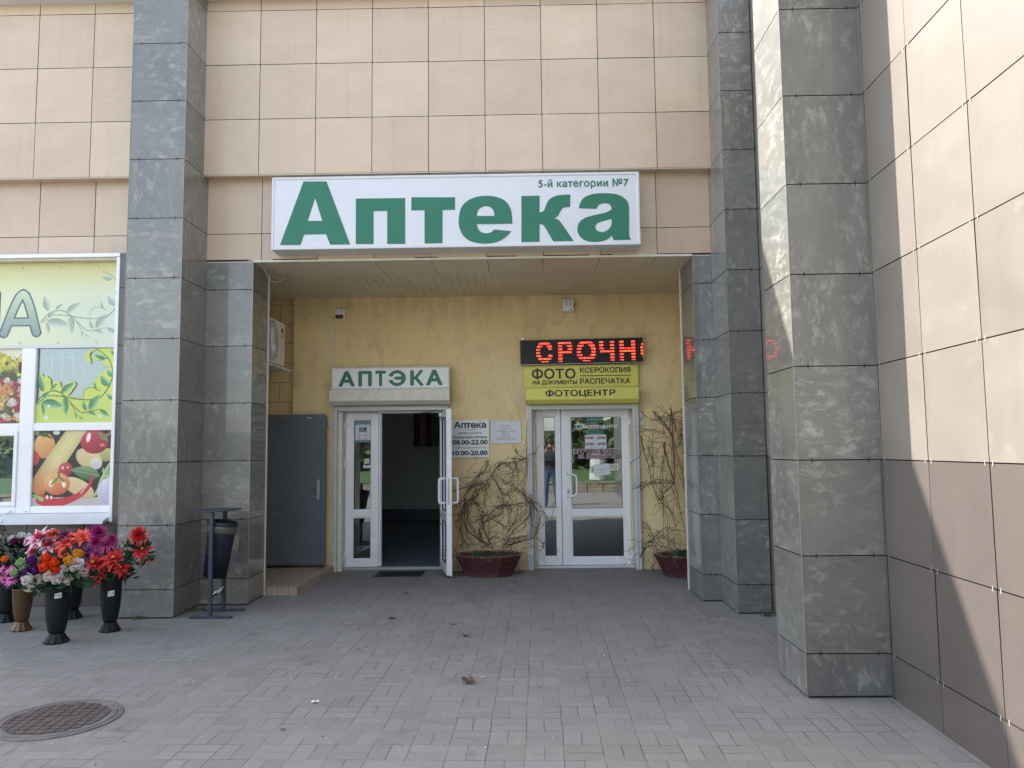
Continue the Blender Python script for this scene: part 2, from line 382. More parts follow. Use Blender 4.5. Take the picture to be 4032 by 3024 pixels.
# ------------------------------------------------------------------ lettering: glyph outlines filled on a fine grid
_gl = {}
def text_mask(body, H=40, bold=0.0, gap=0.0):
    """coverage grid of a line of text, nonzero-winding filled; bold in em"""
    key = (body, H, bold, gap)
    if key in _gl: return _gl[key]
    c = bpy.data.curves.new('glyphs', 'FONT'); c.body = body; c.size = 1.0; c.resolution_u = 4; c.space_character = 1+gap
    o = bpy.data.objects.new('glyphs', c); COL.objects.link(o); bpy.context.view_layer.update()
    cu = o.to_curve(bpy.context.evaluated_depsgraph_get(), apply_modifiers=False)
    segs = []
    for s in cu.splines:
        if s.type == 'BEZIER':
            P = s.bezier_points; n = len(P); pts = []
            for i in range(n):
                a, b = P[i], P[(i+1) % n]
                for q in range(6):
                    t = q/6; u = 1-t
                    p = a.co*u**3+a.handle_right*3*u*u*t+b.handle_left*3*u*t*t+b.co*t**3; pts.append((p.x, p.y))
        else: pts = [(p.co.x, p.co.y) for p in s.points]
        for i in range(len(pts)): segs.append((*pts[i], *pts[(i+1) % len(pts)]))
    o.to_curve_clear(); bpy.data.objects.remove(o); bpy.data.curves.remove(c)
    A = np.array(segs); x0, x1 = A[:, [0, 2]].min()-bold, A[:, [0, 2]].max()+bold; y0, y1 = A[:, [1, 3]].min()-bold, A[:, [1, 3]].max()+bold
    d = (y1-y0)/H; W = max(2, int(round((x1-x0)/d)))
    ys = y0+(np.arange(H)+.5)*d; xs = x0+(np.arange(W)+.5)*(x1-x0)/W
    g = np.zeros((H, W), bool)
    for i, yy in enumerate(ys):
        up = (A[:, 1] <= yy) & (A[:, 3] > yy); dw = (A[:, 3] <= yy) & (A[:, 1] > yy); k = up | dw
        if not k.any(): continue
        S = A[k]; xx = S[:, 0]+(yy-S[:, 1])/(S[:, 3]-S[:, 1])*(S[:, 2]-S[:, 0]); sg = np.where(up[k], 1, -1)
        wnd = ((xs[:, None] > xx[None])*sg).sum(1); g[i] = wnd != 0
    if bold:
        r = bold/d; R_ = int(math.ceil(r)); out = g.copy()
        for dy in range(-R_, R_+1):
            for dx in range(-R_, R_+1):
                if dx*dx+dy*dy <= r*r:
                    src = g[max(0, -dy):H-max(0, dy), max(0, -dx):W-max(0, dx)]
                    out[max(0, dy):H-max(0, -dy), max(0, dx):W-max(0, -dx)] |= src
        g = out
    _gl[key] = g; return g
def text(mb, body, x0, x1, z0, z1, P, m, H=30, bold=0.0, gap=0.0):
    """P(u, z) -> 3D point; the line's own bounding box is stretched to x0..x1, z0..z1"""
    g = text_mask(body, H, bold, gap); h, w_ = g.shape
    for i in range(h):
        row = np.concatenate(([0], g[i].astype(np.int8), [0])); df = np.diff(row); st = np.where(df == 1)[0]; en = np.where(df == -1)[0]
        za, zb = z0+(z1-z0)*i/h, z0+(z1-z0)*(i+1)/h
        for a, b in zip(st, en):
            xa, xb = x0+(x1-x0)*a/w_, x0+(x1-x0)*b/w_
            mb.face([P(xa, za), P(xb, za), P(xb, zb), P(xa, zb)], m)
def onY(Y): return lambda u, z: (u, Y, z)
def poly(mb, loops, P, m, smooth=True):
    """filled outline with holes, scan-line free: via a 2D curve fill"""
    c = bpy.data.curves.new('outline', 'CURVE'); c.dimensions = '2D'; c.fill_mode = 'BOTH'
    for lp in loops:
        pts = [Vector(p) for p in lp]
        if smooth:
            n = len(pts); out = []
            for i in range(n):
                p0, p1, p2, p3 = pts[i-1], pts[i], pts[(i+1) % n], pts[(i+2) % n]
                a1 = (p1-p0).angle(p2-p1, 0); a2 = (p2-p1).angle(p3-p2, 0)
                out.append(p1)
                if a1 < R(42) and a2 < R(42):
                    for t in (.33, .66):
                        out.append(.5*((2*p1)+(p2-p0)*t+(2*p0-5*p1+4*p2-p3)*t*t+(3*p1-p0-3*p2+p3)*t**3))
                elif a1 < R(42) or a2 < R(42):
                    ta = (p2-p0)*.5 if a1 < R(42) else (p2-p1); tb = (p3-p1)*.5 if a2 < R(42) else (p2-p1)
                    for t in (.33, .66):
                        out.append((2*t**3-3*t*t+1)*p1+(t**3-2*t*t+t)*ta+(-2*t**3+3*t*t)*p2+(t**3-t*t)*tb)
            pts = out
        s = c.splines.new('POLY'); s.points.add(len(pts)-1); s.use_cyclic_u = True
        for i, p in enumerate(pts): s.points[i].co = (p.x, p.y, 0, 1)
    o = bpy.data.objects.new('outline', c); COL.objects.link(o); bpy.context.view_layer.update()
    me = o.to_mesh(); vs = [P(v.co.x, v.co.y) for v in me.vertices]; fs = [tuple(p.vertices) for p in me.polygons]
    mb.mesh(vs, fs, m); o.to_mesh_clear(); bpy.data.objects.remove(o); bpy.data.curves.remove(c)

# ---- measured outlines (metres, x and z in the plane of each thing)
LETTERS = [[[[-2.462,3.643],[-2.228,4.304],[-1.991,4.3],[-1.744,3.638],[-1.949,3.639],[-1.992,3.749],[-2.216,3.748],[-2.251,3.64]],[[-2.106,4.128],[-2.18,3.89],[-2.032,3.888]]],[[[-1.689,4.115],[-1.184,4.113],[-1.183,3.635],[-1.366,3.638],[-1.367,3.981],[-1.507,3.981],[-1.505,3.638],[-1.687,3.641]]],[[[-1.12,4.12],[-0.673,4.112],[-0.674,3.982],[-0.801,3.982],[-0.804,3.636],[-0.985,3.636],[-0.986,3.983],[-1.12,3.981]]],[[[-0.091,3.827],[-0.094,3.908],[-0.107,3.979],[-0.156,4.061],[-0.245,4.107],[-0.354,4.123],[-0.464,4.111],[-0.554,4.068],[-0.614,3.997],[-0.638,3.876],[-0.625,3.774],[-0.576,3.693],[-0.497,3.645],[-0.378,3.625],[-0.259,3.637],[-0.17,3.682],[-0.1,3.75],[-0.276,3.771],[-0.308,3.743],[-0.357,3.732],[-0.407,3.745],[-0.44,3.782],[-0.454,3.828]],[[-0.453,3.914],[-0.439,3.97],[-0.405,4.002],[-0.355,4.014],[-0.309,3.999],[-0.28,3.962],[-0.273,3.911]]],[[[0.004,4.114],[0.189,4.115],[0.186,3.942],[0.216,3.947],[0.234,3.967],[0.261,4.034],[0.291,4.078],[0.351,4.11],[0.411,4.119],[0.502,4.122],[0.498,3.992],[0.439,3.987],[0.413,3.971],[0.384,3.92],[0.368,3.896],[0.334,3.877],[0.377,3.86],[0.406,3.825],[0.528,3.639],[0.32,3.638],[0.257,3.754],[0.228,3.801],[0.208,3.816],[0.185,3.82],[0.182,3.637],[-0.002,3.635]]],[[[0.585,3.976],[0.608,4.049],[0.659,4.099],[0.749,4.126],[0.858,4.13],[0.976,4.116],[1.054,4.072],[1.089,4.017],[1.095,3.939],[1.09,3.737],[1.093,3.677],[1.109,3.644],[0.936,3.641],[0.921,3.663],[0.919,3.692],[0.877,3.656],[0.827,3.635],[0.758,3.626],[0.67,3.633],[0.601,3.674],[0.567,3.746],[0.584,3.826],[0.645,3.876],[0.744,3.905],[0.853,3.927],[0.917,3.959],[0.914,3.993],[0.885,4.02],[0.836,4.025],[0.786,4.009],[0.765,3.969]],[[0.915,3.861],[0.832,3.842],[0.772,3.819],[0.748,3.783],[0.761,3.747],[0.8,3.728],[0.849,3.735],[0.893,3.765],[0.914,3.811]]]]
VINE1 = [[[-0.441,0.321],[-0.524,0.415],[-0.565,0.486],[-0.558,0.58],[-0.51,0.638],[-0.415,0.684],[-0.331,0.713],[-0.289,0.778],[-0.281,0.907],[-0.316,1.061],[-0.398,1.205],[-0.433,1.3],[-0.456,1.408]],[[-0.465,0.309],[-0.583,0.439],[-0.702,0.523],[-0.743,0.629],[-0.76,0.759],[-0.759,0.936],[-0.698,1.054],[-0.554,1.099],[-0.483,1.075],[-0.508,0.933],[-0.473,0.756],[-0.451,0.579],[-0.47,0.403]],[[-0.406,0.309],[-0.534,0.58],[-0.521,0.721],[-0.568,0.827],[-0.651,0.935],[-0.603,1.029],[-0.495,1.099],[-0.349,1.311],[-0.277,1.37],[-0.205,1.345],[-0.146,1.261],[-0.171,1.167],[-0.244,1.096]],[[-0.251,0.331],[-0.203,0.412],[-0.084,0.446],[0.047,0.469],[0.084,0.597],[0.074,0.75],[0.041,0.904],[-0.018,0.964],[-0.089,1.047],[-0.196,1.114],[-0.291,1.174],[-0.374,1.252]],[[-0.251,0.343],[-0.179,0.482],[-0.058,0.599],[0.038,0.692],[0.076,0.845],[0.005,0.94],[-0.029,1.047],[0.022,1.283],[0.037,1.522],[0.033,1.689],[0.041,1.881]],[[-0.275,0.331],[-0.226,0.483],[-0.154,0.6],[-0.009,0.739],[0.053,0.928]],[[-0.204,0.354],[-0.061,0.399],[0.106,0.445],[0.167,0.573],[0.192,0.69],[0.111,0.833],[0.065,0.927]],[[-0.798,0.324],[-0.785,0.465],[-0.802,0.571],[-0.771,0.818],[-0.639,0.935],[-0.459,1.075]],[[-0.703,0.347],[-0.762,0.406],[-0.826,0.583],[-0.832,0.7],[-0.795,0.759],[-0.699,0.864],[-0.52,0.886]],[[-0.456,1.408],[-0.493,1.289],[-0.613,1.195],[-0.722,1.089],[-0.662,1.101],[-0.554,1.123],[-0.483,1.099]],[[-0.349,1.299],[-0.265,1.37],[-0.073,1.392],[0.035,1.426],[0.169,1.544]],[[-0.241,1.358],[-0.145,1.321],[-0.074,1.273]],[[-0.145,1.404],[-0.074,1.284],[-0.147,1.143]],[[-0.168,1.428],[-0.025,1.415],[0.023,1.426]],[[-0.101,1.541],[-0.084,1.451],[-0.025,1.391]],[[-0.629,0.639],[-0.438,0.744],[-0.318,0.825],[-0.139,0.847],[0.04,0.875],[0.159,0.856],[0.241,0.749],[0.322,0.619]],[[-0.45,0.697],[-0.32,0.625],[-0.202,0.559],[-0.211,0.741],[-0.27,0.884],[-0.353,0.943]],[[-0.079,0.858],[-0.105,0.717],[-0.142,0.576]],[[-0.464,0.415],[-0.381,0.449],[-0.274,0.425],[-0.204,0.354]],[[-0.339,1.097],[-0.245,0.99],[-0.149,1.048],[-0.077,1.023],[-0.007,0.94]],[[-0.555,1.052],[-0.627,0.934],[-0.699,0.864],[-0.724,0.746],[-0.701,0.628],[-0.607,0.486],[-0.465,0.344]],[[0.153,0.432],[0.223,0.362],[0.187,0.28],[0.105,0.351]],[[-0.902,1.032],[-0.722,1.089],[-0.554,1.123]],[[-0.915,0.819],[-0.771,0.9],[-0.627,0.934]]]
VINE2 = [[[1.459,1.697],[1.499,1.503],[1.554,1.338],[1.6,1.086],[1.684,0.893],[1.753,0.716],[1.767,0.408]],[[1.835,2.045],[1.861,1.917],[1.869,1.648],[1.882,1.32],[1.882,1.083],[1.907,0.92],[1.924,0.729],[1.97,0.552],[1.98,0.392]],[[1.639,1.995],[1.741,1.889],[1.841,1.723],[1.894,1.498],[1.948,1.29],[2.013,0.978],[2.037,0.816]],[[1.438,1.742],[1.558,1.771],[1.662,1.74],[1.809,1.663],[1.879,1.499]],[[1.624,1.71],[1.611,1.502],[1.622,1.353],[1.56,1.264]],[[1.376,1.044],[1.526,1.087],[1.676,1.137],[1.794,1.128],[1.882,1.083]],[[1.449,1.014],[1.541,1.087],[1.749,1.099],[1.853,1.113]],[[1.763,1.619],[1.749,1.381],[1.718,1.055],[1.721,0.878],[1.708,0.423]],[[1.748,1.589],[1.8,1.321],[1.854,1.128],[1.731,0.981],[1.713,0.878],[1.814,0.759],[1.881,0.524]],[[1.473,0.484],[1.481,0.616],[1.556,0.542],[1.611,0.395]],[[1.598,0.439],[1.748,0.54],[1.88,0.509],[2.028,0.493]],[[1.537,0.366],[1.656,0.424],[1.803,0.393],[1.845,0.32]],[[1.998,2.006],[1.893,1.977],[1.742,1.919],[1.638,1.95]],[[1.94,1.543],[1.988,1.646],[2.02,1.721]],[[1.846,1.917],[1.934,1.856],[2.021,1.766],[1.988,1.646],[1.945,1.722],[1.963,1.826]],[[1.446,0.294],[1.507,0.367],[1.596,0.38],[1.727,0.306]],[[1.429,0.178],[1.491,0.294],[1.595,0.337],[1.681,0.248]],[[1.539,0.469],[1.567,0.395],[1.624,0.322]],[[1.876,1.917],[1.917,1.767],[2.012,1.467],[2.018,1.17]],[[1.459,1.997],[1.577,1.906],[1.771,1.888],[1.848,1.962]]]
FLOWERS = {"v2":[[-3.774,0.587,0.081,"star",0],[-3.609,0.625,0.078,"star",0],[-3.654,0.546,0.061,"star",0],[-3.539,0.545,0.061,"star",0],[-3.752,0.455,0.051,"star",0],[-3.752,0.845,0.068,"mum",1],[-3.674,0.748,0.064,"mum",2],[-3.628,0.791,0.041,"mum",1],[-3.773,0.766,0.051,"mum",1],[-3.766,0.666,0.037,"mum",2],[-3.398,0.819,0.071,"mum",0],[-3.368,0.696,0.068,"star",0],[-3.339,0.629,0.047,"star",0],[-3.7,0.494,0.041,"star",0],[-3.504,0.499,0.034,"star",0]],"v1":[[-4.085,0.505,0.05,"rose",3],[-4.003,0.514,0.043,"rose",3],[-3.924,0.535,0.043,"rose",3],[-3.862,0.509,0.038,"rose",3],[-3.786,0.509,0.052,"rose",3],[-3.817,0.577,0.043,"rose",3],[-3.707,0.62,0.056,"rose",3],[-3.657,0.56,0.046,"rose",3],[-4.076,0.449,0.037,"rose",3],[-3.955,0.678,0.039,"rose",4],[-3.962,0.61,0.042,"rose",4],[-3.886,0.64,0.037,"rose",4],[-3.872,0.59,0.039,"rose",4],[-3.694,0.713,0.039,"rose",5],[-3.772,0.658,0.038,"rose",5],[-3.731,0.664,0.033,"rose",5],[-4.072,0.66,0.043,"rose",6],[-4.1,0.567,0.048,"rose",6],[-4.037,0.585,0.038,"rose",6]],"v3":[[-4.491,0.772,0.096,"star",7],[-4.539,0.64,0.082,"star",7],[-4.399,0.708,0.082,"star",7],[-4.374,0.617,0.075,"star",7],[-4.242,0.728,0.082,"star",8],[-4.246,0.637,0.075,"star",8],[-4.094,0.782,0.071,"star",8],[-4.251,0.784,0.071,"star",9],[-4.112,0.692,0.06,"rose",10],[-4.041,0.684,0.057,"rose",10],[-4.374,0.813,0.05,"star",0],[-4.038,0.6,0.05,"star",9],[-4.601,0.752,0.039,"star",7]],"br":[[-4.619,0.46,0.048,"daisy",11],[-4.543,0.44,0.053,"daisy",11],[-4.561,0.526,0.042,"daisy",11],[-4.636,0.534,0.031,"daisy",11],[-4.464,0.586,0.038,"rose",12],[-4.435,0.545,0.035,"rose",12],[-4.606,0.62,0.031,"rose",13],[-4.512,0.499,0.034,"rose",12],[-4.689,0.494,0.041,"daisy",11],[-4.707,0.574,0.037,"rose",12]],"far":[[-4.761,0.772,0.035,"rose",14],[-4.855,0.755,0.03,"rose",14],[-4.828,0.722,0.03,"rose",9],[-4.744,0.725,0.03,"rose",9],[-4.695,0.764,0.029,"rose",14],[-4.809,0.615,0.044,"leafy",15],[-4.991,0.767,0.036,"rose",14]]}

# ================================================================== THE SETTING
ZJ = [.268+.5945*k for k in range(0, 11)]
UJ = [-2.735+.5925*k for k in range(-24, 10)]
def tile_wall(mb, O, U, Nn, u0, u1, z0, z1, uj, zj, matf, gap=.0065, back=True, clips=True, rotf=False, jit=1.0):
    O = Vector(O); U = Vector(U).normalized(); Nn = Vector(Nn).normalized(); Z = Vector((0, 0, 1))
    P = lambda u, z, d=0: O+U*u+Z*z+Nn*d
    us = [u0]+[u for u in uj if u0+.03 < u < u1-.03]+[u1]; zs = [z0]+[z for z in zj if z0+.03 < z < z1-.03]+[z1]
    flip = U.cross(Z).dot(Nn) < 0
    g = gap/2; D = -.02
    for i in range(len(us)-1):
        for j in range(len(zs)-1):
            a = us[i]+(g if i else 0); b = us[i+1]-(g if i < len(us)-2 else 0)
            c = zs[j]+(g if j else 0); d = zs[j+1]-(g if j < len(zs)-2 else 0)
            ox, oz = rnd.uniform(0, 40), rnd.uniform(0, 40); t = rnd.random(); m = matf((c+d)/2)
            jz = rnd.uniform(-.0012, .0012)*jit; j1, j2 = rnd.uniform(-.0015, .0015)*jit, rnd.uniform(-.0015, .0015)*jit
            q = [(a, c, jz+j1), (b, c, jz-j1), (b, d, jz-j2), (a, d, jz+j2)]
            sgn = -1 if rnd.random() < .5 else 1
            uvs = [(ox+sgn*x, oz+sgn*z) for x, z, _ in q]
            if rotf and rnd.random() < .4: uvs = [(y, x) for x, y in uvs]
            fr = [P(*p) for p in q]
            idx = [0, 1, 2, 3] if not flip else [3, 2, 1, 0]
            mb.face([fr[k] for k in idx], m, [uvs[k] for k in idx], t)
            bk = [P(p[0], p[1], D) for p in q]
            for k in range(4):
                if jit == 0 and k in (1, 3): continue
                k2 = (k+1) % 4; f = [fr[k], bk[k], bk[k2], fr[k2]]; uu = [uvs[k], uvs[k], uvs[k2], uvs[k2]]
                if flip: f = f[::-1]; uu = uu[::-1]
                mb.face(f, m if jit == 0 and k in (1, 3) else 'joint', uu, t)
    if back:
        f = [P(u0, z0, D), P(u1, z0, D), P(u1, z1, D), P(u0, z1, D)]
        mb.face(f[::-1] if flip else f, 'joint')
    if clips:
        for z in zs[1:-1]:
            for i, u in enumerate(us):
                for s in (-1, 1):
                    if (i == 0 and s < 0) or (i == len(us)-1 and s > 0): continue
                    uu = u+s*.033; q = [P(uu-.003, z-.014, .0025), P(uu+.003, z-.014, .0025), P(uu+.003, z+.014, .0025), P(uu-.003, z+.014, .0025)]
                    mb.face(q[::-1] if flip else q, 'clip')
X, Y_, NX, NY = (1, 0, 0), (0, 1, 0), (-1, 0, 0), (0, -1, 0)
# ground: one paved sheet to the horizon's near part, terrain beyond
g = MB(); g.face([(-60, -30, 0), (60, -30, 0), (60, 30, 0), (-60, 30, 0)], 'paving'); pv = g.build('pavement'); tag(pv, kind='structure')
g = MB(); g.face([(-600, -600, -.012), (600, -600, -.012), (600, 600, -.012), (-600, 600, -.012)], 'terrain'); tag(g.build('ground'), kind='structure')

BL = thing('building', 'tiled shop building with beige tiles, grey pillars and a yellow entrance recess', 'building', (0, 10, 0))
TOP = 6.33
pink = lambda z: 'tile_pink'; brown = lambda z: 'tile_brown'; grey = lambda z: 'tile_grey'
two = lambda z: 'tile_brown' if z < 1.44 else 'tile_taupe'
# upper wall band over the entrance, and its return underneath
mb = MB(); tile_wall(mb, (0, 7.77, 0), X, NY, -3.31, 1.975, 4.43, TOP, UJ, ZJ, pink)
for i in range(len(UJ)-1):
    a, b = max(UJ[i], -3.31)+.003, min(UJ[i+1], 1.975)-.003
    if b-a > .02: mb.box(a, b, 7.775, 7.905, 4.424, 4.436, 'tile_pink')
mb.box(-3.31, 1.975, 7.768, 7.772, 4.416, 4.422, 'clip')
mb.build('upper_wall', BL)
mb = MB(); tile_wall(mb, (0, 7.9, 0), X, NY, -3.31, 1.975, 3.545, 4.424, UJ, ZJ, pink)
mb.bbox(-2.815, 1.772, 7.890, 7.904, 3.526, 3.548, 'cream_metal', .002)
mb.build('lintel_wall', BL)
mb = MB()
for i in range(len(UJ)-1):
    a, b = max(UJ[i], -3.31)+.003, min(UJ[i+1], 2.2)-.003
    if b-a > .02: mb.box(a, b, 7.905, 8.56, 3.53, 3.541, 'tile_brown' if False else 'soffit')
mb.box(-3.31, 2.2, 7.9, 8.56, 3.543, 3.56, 'joint')
mb.build('lintel_soffit', BL)
mb = MB()
x = -3.35
while x < 2.3:                                                # ribbed metal ceiling
    mb.box(x, x+.088, 8.562, 10.12, 3.556, 3.566, 'soffit'); mb.box(x+.088, x+.1, 8.562, 10.12, 3.548, 3.566, 'soffit'); x += .1
mb.build('entrance_ceiling', BL)
# left wing
mb = MB(); tile_wall(mb, (0, 7.77, 0), X, NY, -15.9, -3.85, 4.43, TOP, UJ, ZJ, pink)
for i in range(len(UJ)-1):
    a, b = UJ[i]+.003, min(UJ[i+1], -3.85)-.003
    if b-a > .02: mb.box(a, b, 7.775, 7.905, 4.424, 4.436, 'tile_pink')
mb.box(-15.9, -3.85, 7.768, 7.772, 4.416, 4.422, 'clip')
mb.build('left_upper_wall', BL)
mb = MB(); tile_wall(mb, (0, 7.9, 0), X, NY, -15.9, -3.85, 3.61, 4.424, UJ, ZJ, pink)
tile_wall(mb, (0, 7.9, 0), X, NY, -4.13, -3.85, .0, .84, UJ, ZJ, brown, clips=False)
tile_wall(mb, (0, 7.735, 0), X, NY, -4.133, -3.83, .84, 3.606, UJ, ZJ, brown, clips=False)
mb.box(-4.13, -3.85, 7.757, 7.88, .845, 3.604, 'joint')
tile_wall(mb, (0, 7.9, 0), X, NY, -15.9, -4.13, .0, .84, UJ, ZJ, brown, clips=False)
tile_wall(mb, (0, 7.9, 0), X, NY, -15.9, -6.5, .84, 3.61, UJ, ZJ, pink)
mb.build('left_lower_wall', BL)
def pillar(name, x0, x1, yf, yb, z1, sides='LR', zj=ZJ, label=None):
    mb = MB(); tile_wall(mb, (0, yf, 0), X, NY, x0, x1, .015, z1, [], zj, grey, clips=False, rotf=True, jit=0)
    if 'R' in sides: tile_wall(mb, (x1, 0, 0), Y_, X, yf, yb, .015, z1, [], zj, grey, clips=False, rotf=True, jit=0)
    if 'L' in sides: tile_wall(mb, (x0, 0, 0), Y_, NX, yf, yb, .015, z1, [], zj, grey, clips=False, rotf=True, jit=0)
    if 'R' in sides: mb.box(x1-.001, x1+.003, yf-.003, yf+.003, .015, z1, 'trim')
    if 'L' in sides: mb.box(x0-.003, x0+.001, yf-.003, yf+.003, .015, z1, 'trim')
    mb.box(x0+.02, x1-.02, yf+.02, yb-.005, 0, z1-.01, 'joint')
    for z in zj:
        if z < z1-.1:
            for u in (x0+.09, x1-.07): mb.box(u-.003, u+.003, yf-.003, yf-.001, z-.015, z+.015, 'joint')
    o = mb.build(name, BL)
    if label: o['label'] = label
    return o
pillar('pillar', -3.85, -3.31, 7.31, 7.90, TOP, label='grey tiled pillar between the shop window and the bin')
pillar('pillar', -3.31, -2.82, 7.903, 8.39, 3.53, 'R', label='grey tiled pillar behind the bin')
pillar('pillar', 1.775, 1.985, 7.903, 8.54, 3.53, 'L', label='narrow dark grey tiled pillar right of the entrance')
pillar('pillar', 1.965, 2.275, 7.31, 7.895, TOP, 'L', label='dark grey tiled pillar in the far right corner')
XW = lambda y: 2.232+.0189*(y-4.49)
pillar('pillar', 1.722, XW(4.9)-.002, 4.9, 5.44, TOP, 'L', label='grey tiled pillar standing on the right wall nearest the viewer')
# pale end trims of the entrance pillars
for q in ((-2.820, -2.808, 8.392, 8.405), (1.763, 1.775, 8.542, 8.555)): MB().box(*q, 0, 3.53, 'cream_metal').build('corner_trim', BL)
# right wall, running towards and past the viewer
Uw = Vector((.0189, 1, 0)).normalized(); Ow = Vector((XW(0), 0, 0))
WJ = [4.30-.575-.585*k for k in range(18)]+[4.30, 4.875, 5.46, 6.05, 6.63, 7.2]
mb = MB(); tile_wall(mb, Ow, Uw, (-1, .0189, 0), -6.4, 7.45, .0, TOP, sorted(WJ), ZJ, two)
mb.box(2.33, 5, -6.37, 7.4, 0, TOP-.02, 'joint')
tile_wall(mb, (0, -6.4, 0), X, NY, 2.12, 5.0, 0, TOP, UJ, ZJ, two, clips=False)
mb.build('right_wall', BL)
# cornice and roof
mb = MB(); mb.box(-15.9, 2.0, 7.60, 7.9, TOP+.0, TOP+.11, 'white_alu'); mb.box(-3.9, -3.26, 7.25, 7.6, TOP+.003, TOP+.108, 'white_alu')
mb.box(-15.95, 5.0, 7.91, 18.1, TOP+.002, TOP+.1, 'joint'); mb.box(2.3, 5.0, -6.38, 7.905, TOP+.002, TOP+.1, 'joint'); mb.build('roof', BL)
mb = MB(); mb.box(-15.95, -15.9, 7.9, 18.1, 0, TOP, 'tile_pink'); mb.box(-15.9, 5, 18.0, 18.1, 0, TOP, 'tile_pink'); mb.box(5.0, 5.05, -6.3, 18.1, 0, TOP, 'tile_pink'); mb.box(-15.9, -4.5, 8.35, 8.4, 0, 4.4, 'interior'); mb.build('outer_wall', BL)

# yellow rendered back wall of the recess with its two door openings
mb = MB()
for a, b, c, d in [(-3.014, -2.425, 0, 3.62), (-.995, .10, 0, 3.62), (1.41, 2.32, 0, 3.62), (-2.425, -.995, 2.09, 3.62), (.10, 1.41, 2.09, 3.62)]:
    mb.box(a, b, 10.0, 10.3, c, d, 'stucco')
mb.build('rendered_wall', BL)
for q in ((-3.349, -3.016, 10.12, 10.3), (-3.45, -3.35, 8.42, 10.3), (2.321, 2.36, 7.9, 10.0)): MB().box(*q, 0, 3.6, 'block').build('block_wall', BL)
# lobby behind the doors
mb = MB()
mb.box(-3.6, 2.6, 10.302, 17.0, -.02, .012, 'interior_dark'); mb.box(-3.6, 2.6, 17.0, 17.1, 0, 3.1, 'interior'); mb.box(-3.6, 2.6, 16.97, 16.995, .012, .26, 'interior_dark')
mb.box(-3.6, -3.5, 10.302, 17, 0, 3.1, 'interior'); mb.box(2.5, 2.6, 10.302, 17, 0, 3.1, 'interior'); mb.box(-3.6, 2.6, 10.302, 17, 3.0, 3.1, 'interior')
mb.box(-.55, -.45, 10.302, 16.9, 0.012, 3.0, 'interior')
mb.build('lobby', BL)
mb = MB()
for i in range(9):
    x = -2.42+i*.066
    mb.box(x, x+.062, 16.9, 16.93, 1.62+.002*(i % 2), 2.6, 'curtain_red' if i in (0, 1, 4, 5) else 'curtain_grey')
mb.build('striped_curtain', BL)
# tan tiled step
mb = MB(); pts = [(-3.35, 8.42), (-2.802, 8.42), (-2.475, 8.42), (-2.436, 9.995), (-3.012, 9.995), (-3.012, 10.12), (-3.35, 10.12)]
pts = [(-3.35, 8.42), (-2.47, 8.42), (-2.437, 9.88), (-2.47, 9.995), (-3.35, 9.995)]
vs = [(x, y, 0) for x, y in pts]+[(x, y, .085) for x, y in pts]; n_ = len(pts)
mb.mesh(vs, [tuple(range(n_, 2*n_))]+[(i, (i+1) % n_, n_+(i+1) % n_, n_+i) for i in range(n_)], 'step_tile')
mb.box(-3.35, -2.46, 8.408, 8.42, .087, .094, 'step_tile')
for i in range(7): mb.box(-2.80+i*.06, -2.798+i*.06, 8.417, 8.4195, 0, .084, 'joint')
mb.build('entrance_step', BL)

# ---- doors
def leaf(mb, x0, x1, z0, z1, y0, y1, holes, m='white', T=None):
    """pvc leaf: stiles, rails and beads round each pane (x0,x1,z0,z1)"""
    hx0, hx1 = holes[0][0], holes[0][1]
    mb.bbox(x0, hx0, y0, y1, z0, z1, m, .006, T); mb.bbox(hx1, x1, y0, y1, z0, z1, m, .006, T)
    zs = sorted([(h[2], h[3]) for h in holes]); cur = z0
    for a, b in zs: mb.bbox(hx0, hx1, y0+.001, y1-.001, cur, a, m, .005, T); cur = b
    mb.bbox(hx0, hx1, y0+.001, y1-.001, cur, z1, m, .005, T)
    for a, b in zs:
        for q in ((hx0, hx0+.012, a, b), (hx1-.012, hx1, a, b), (hx0+.012, hx1-.012, a, a+.012), (hx0+.012, hx1-.012, b-.012, b)):
            mb.box(q[0], q[1], y0+.012, y1-.012, q[2], q[3], m, T)
        for q in ((hx0+.012, hx0+.016, a+.012, b-.012), (hx1-.016, hx1-.012, a+.012, b-.012), (hx0+.016, hx1-.016, a+.012, a+.016), (hx0+.016, hx1-.016, b-.016, b-.012)):
            mb.box(q[0], q[1], y0+.016, y1-.016, q[2], q[3], 'rubber', T)
def pane(name, par, x0, x1, z0, z1, y, th=.0, T=None):
    mb = MB(); xm = (x0+x1)/2; c, s = math.cos(th), math.sin(th); f = lambda x, d: (xm+(x-xm)*c-d*s, y+(x-xm)*s+d*c)
    vs = [(*f(x, d), z) for d in (-.003, .003) for x, z in ((x0, z0), (x1, z0), (x1, z1), (x0, z1))]
    mb.mesh(vs, [(0, 1, 2, 3), (7, 6, 5, 4), (0, 4, 5, 1), (1, 5, 6, 2), (2, 6, 7, 3), (3, 7, 4, 0)], 'glass', T)
    return mb.build(name, par)
def hinge(par, x, z, s, y=10.17):
    mb = MB(); mb.bbox(x-.012, x+.012, y-.03, y-.005, z-.055, z+.045, 'white', .005); mb.bbox(x+s*.013, x+s*.062, y-.022, y-.001, z+.0, z+.045, 'white', .006); mb.build('hinge', par)
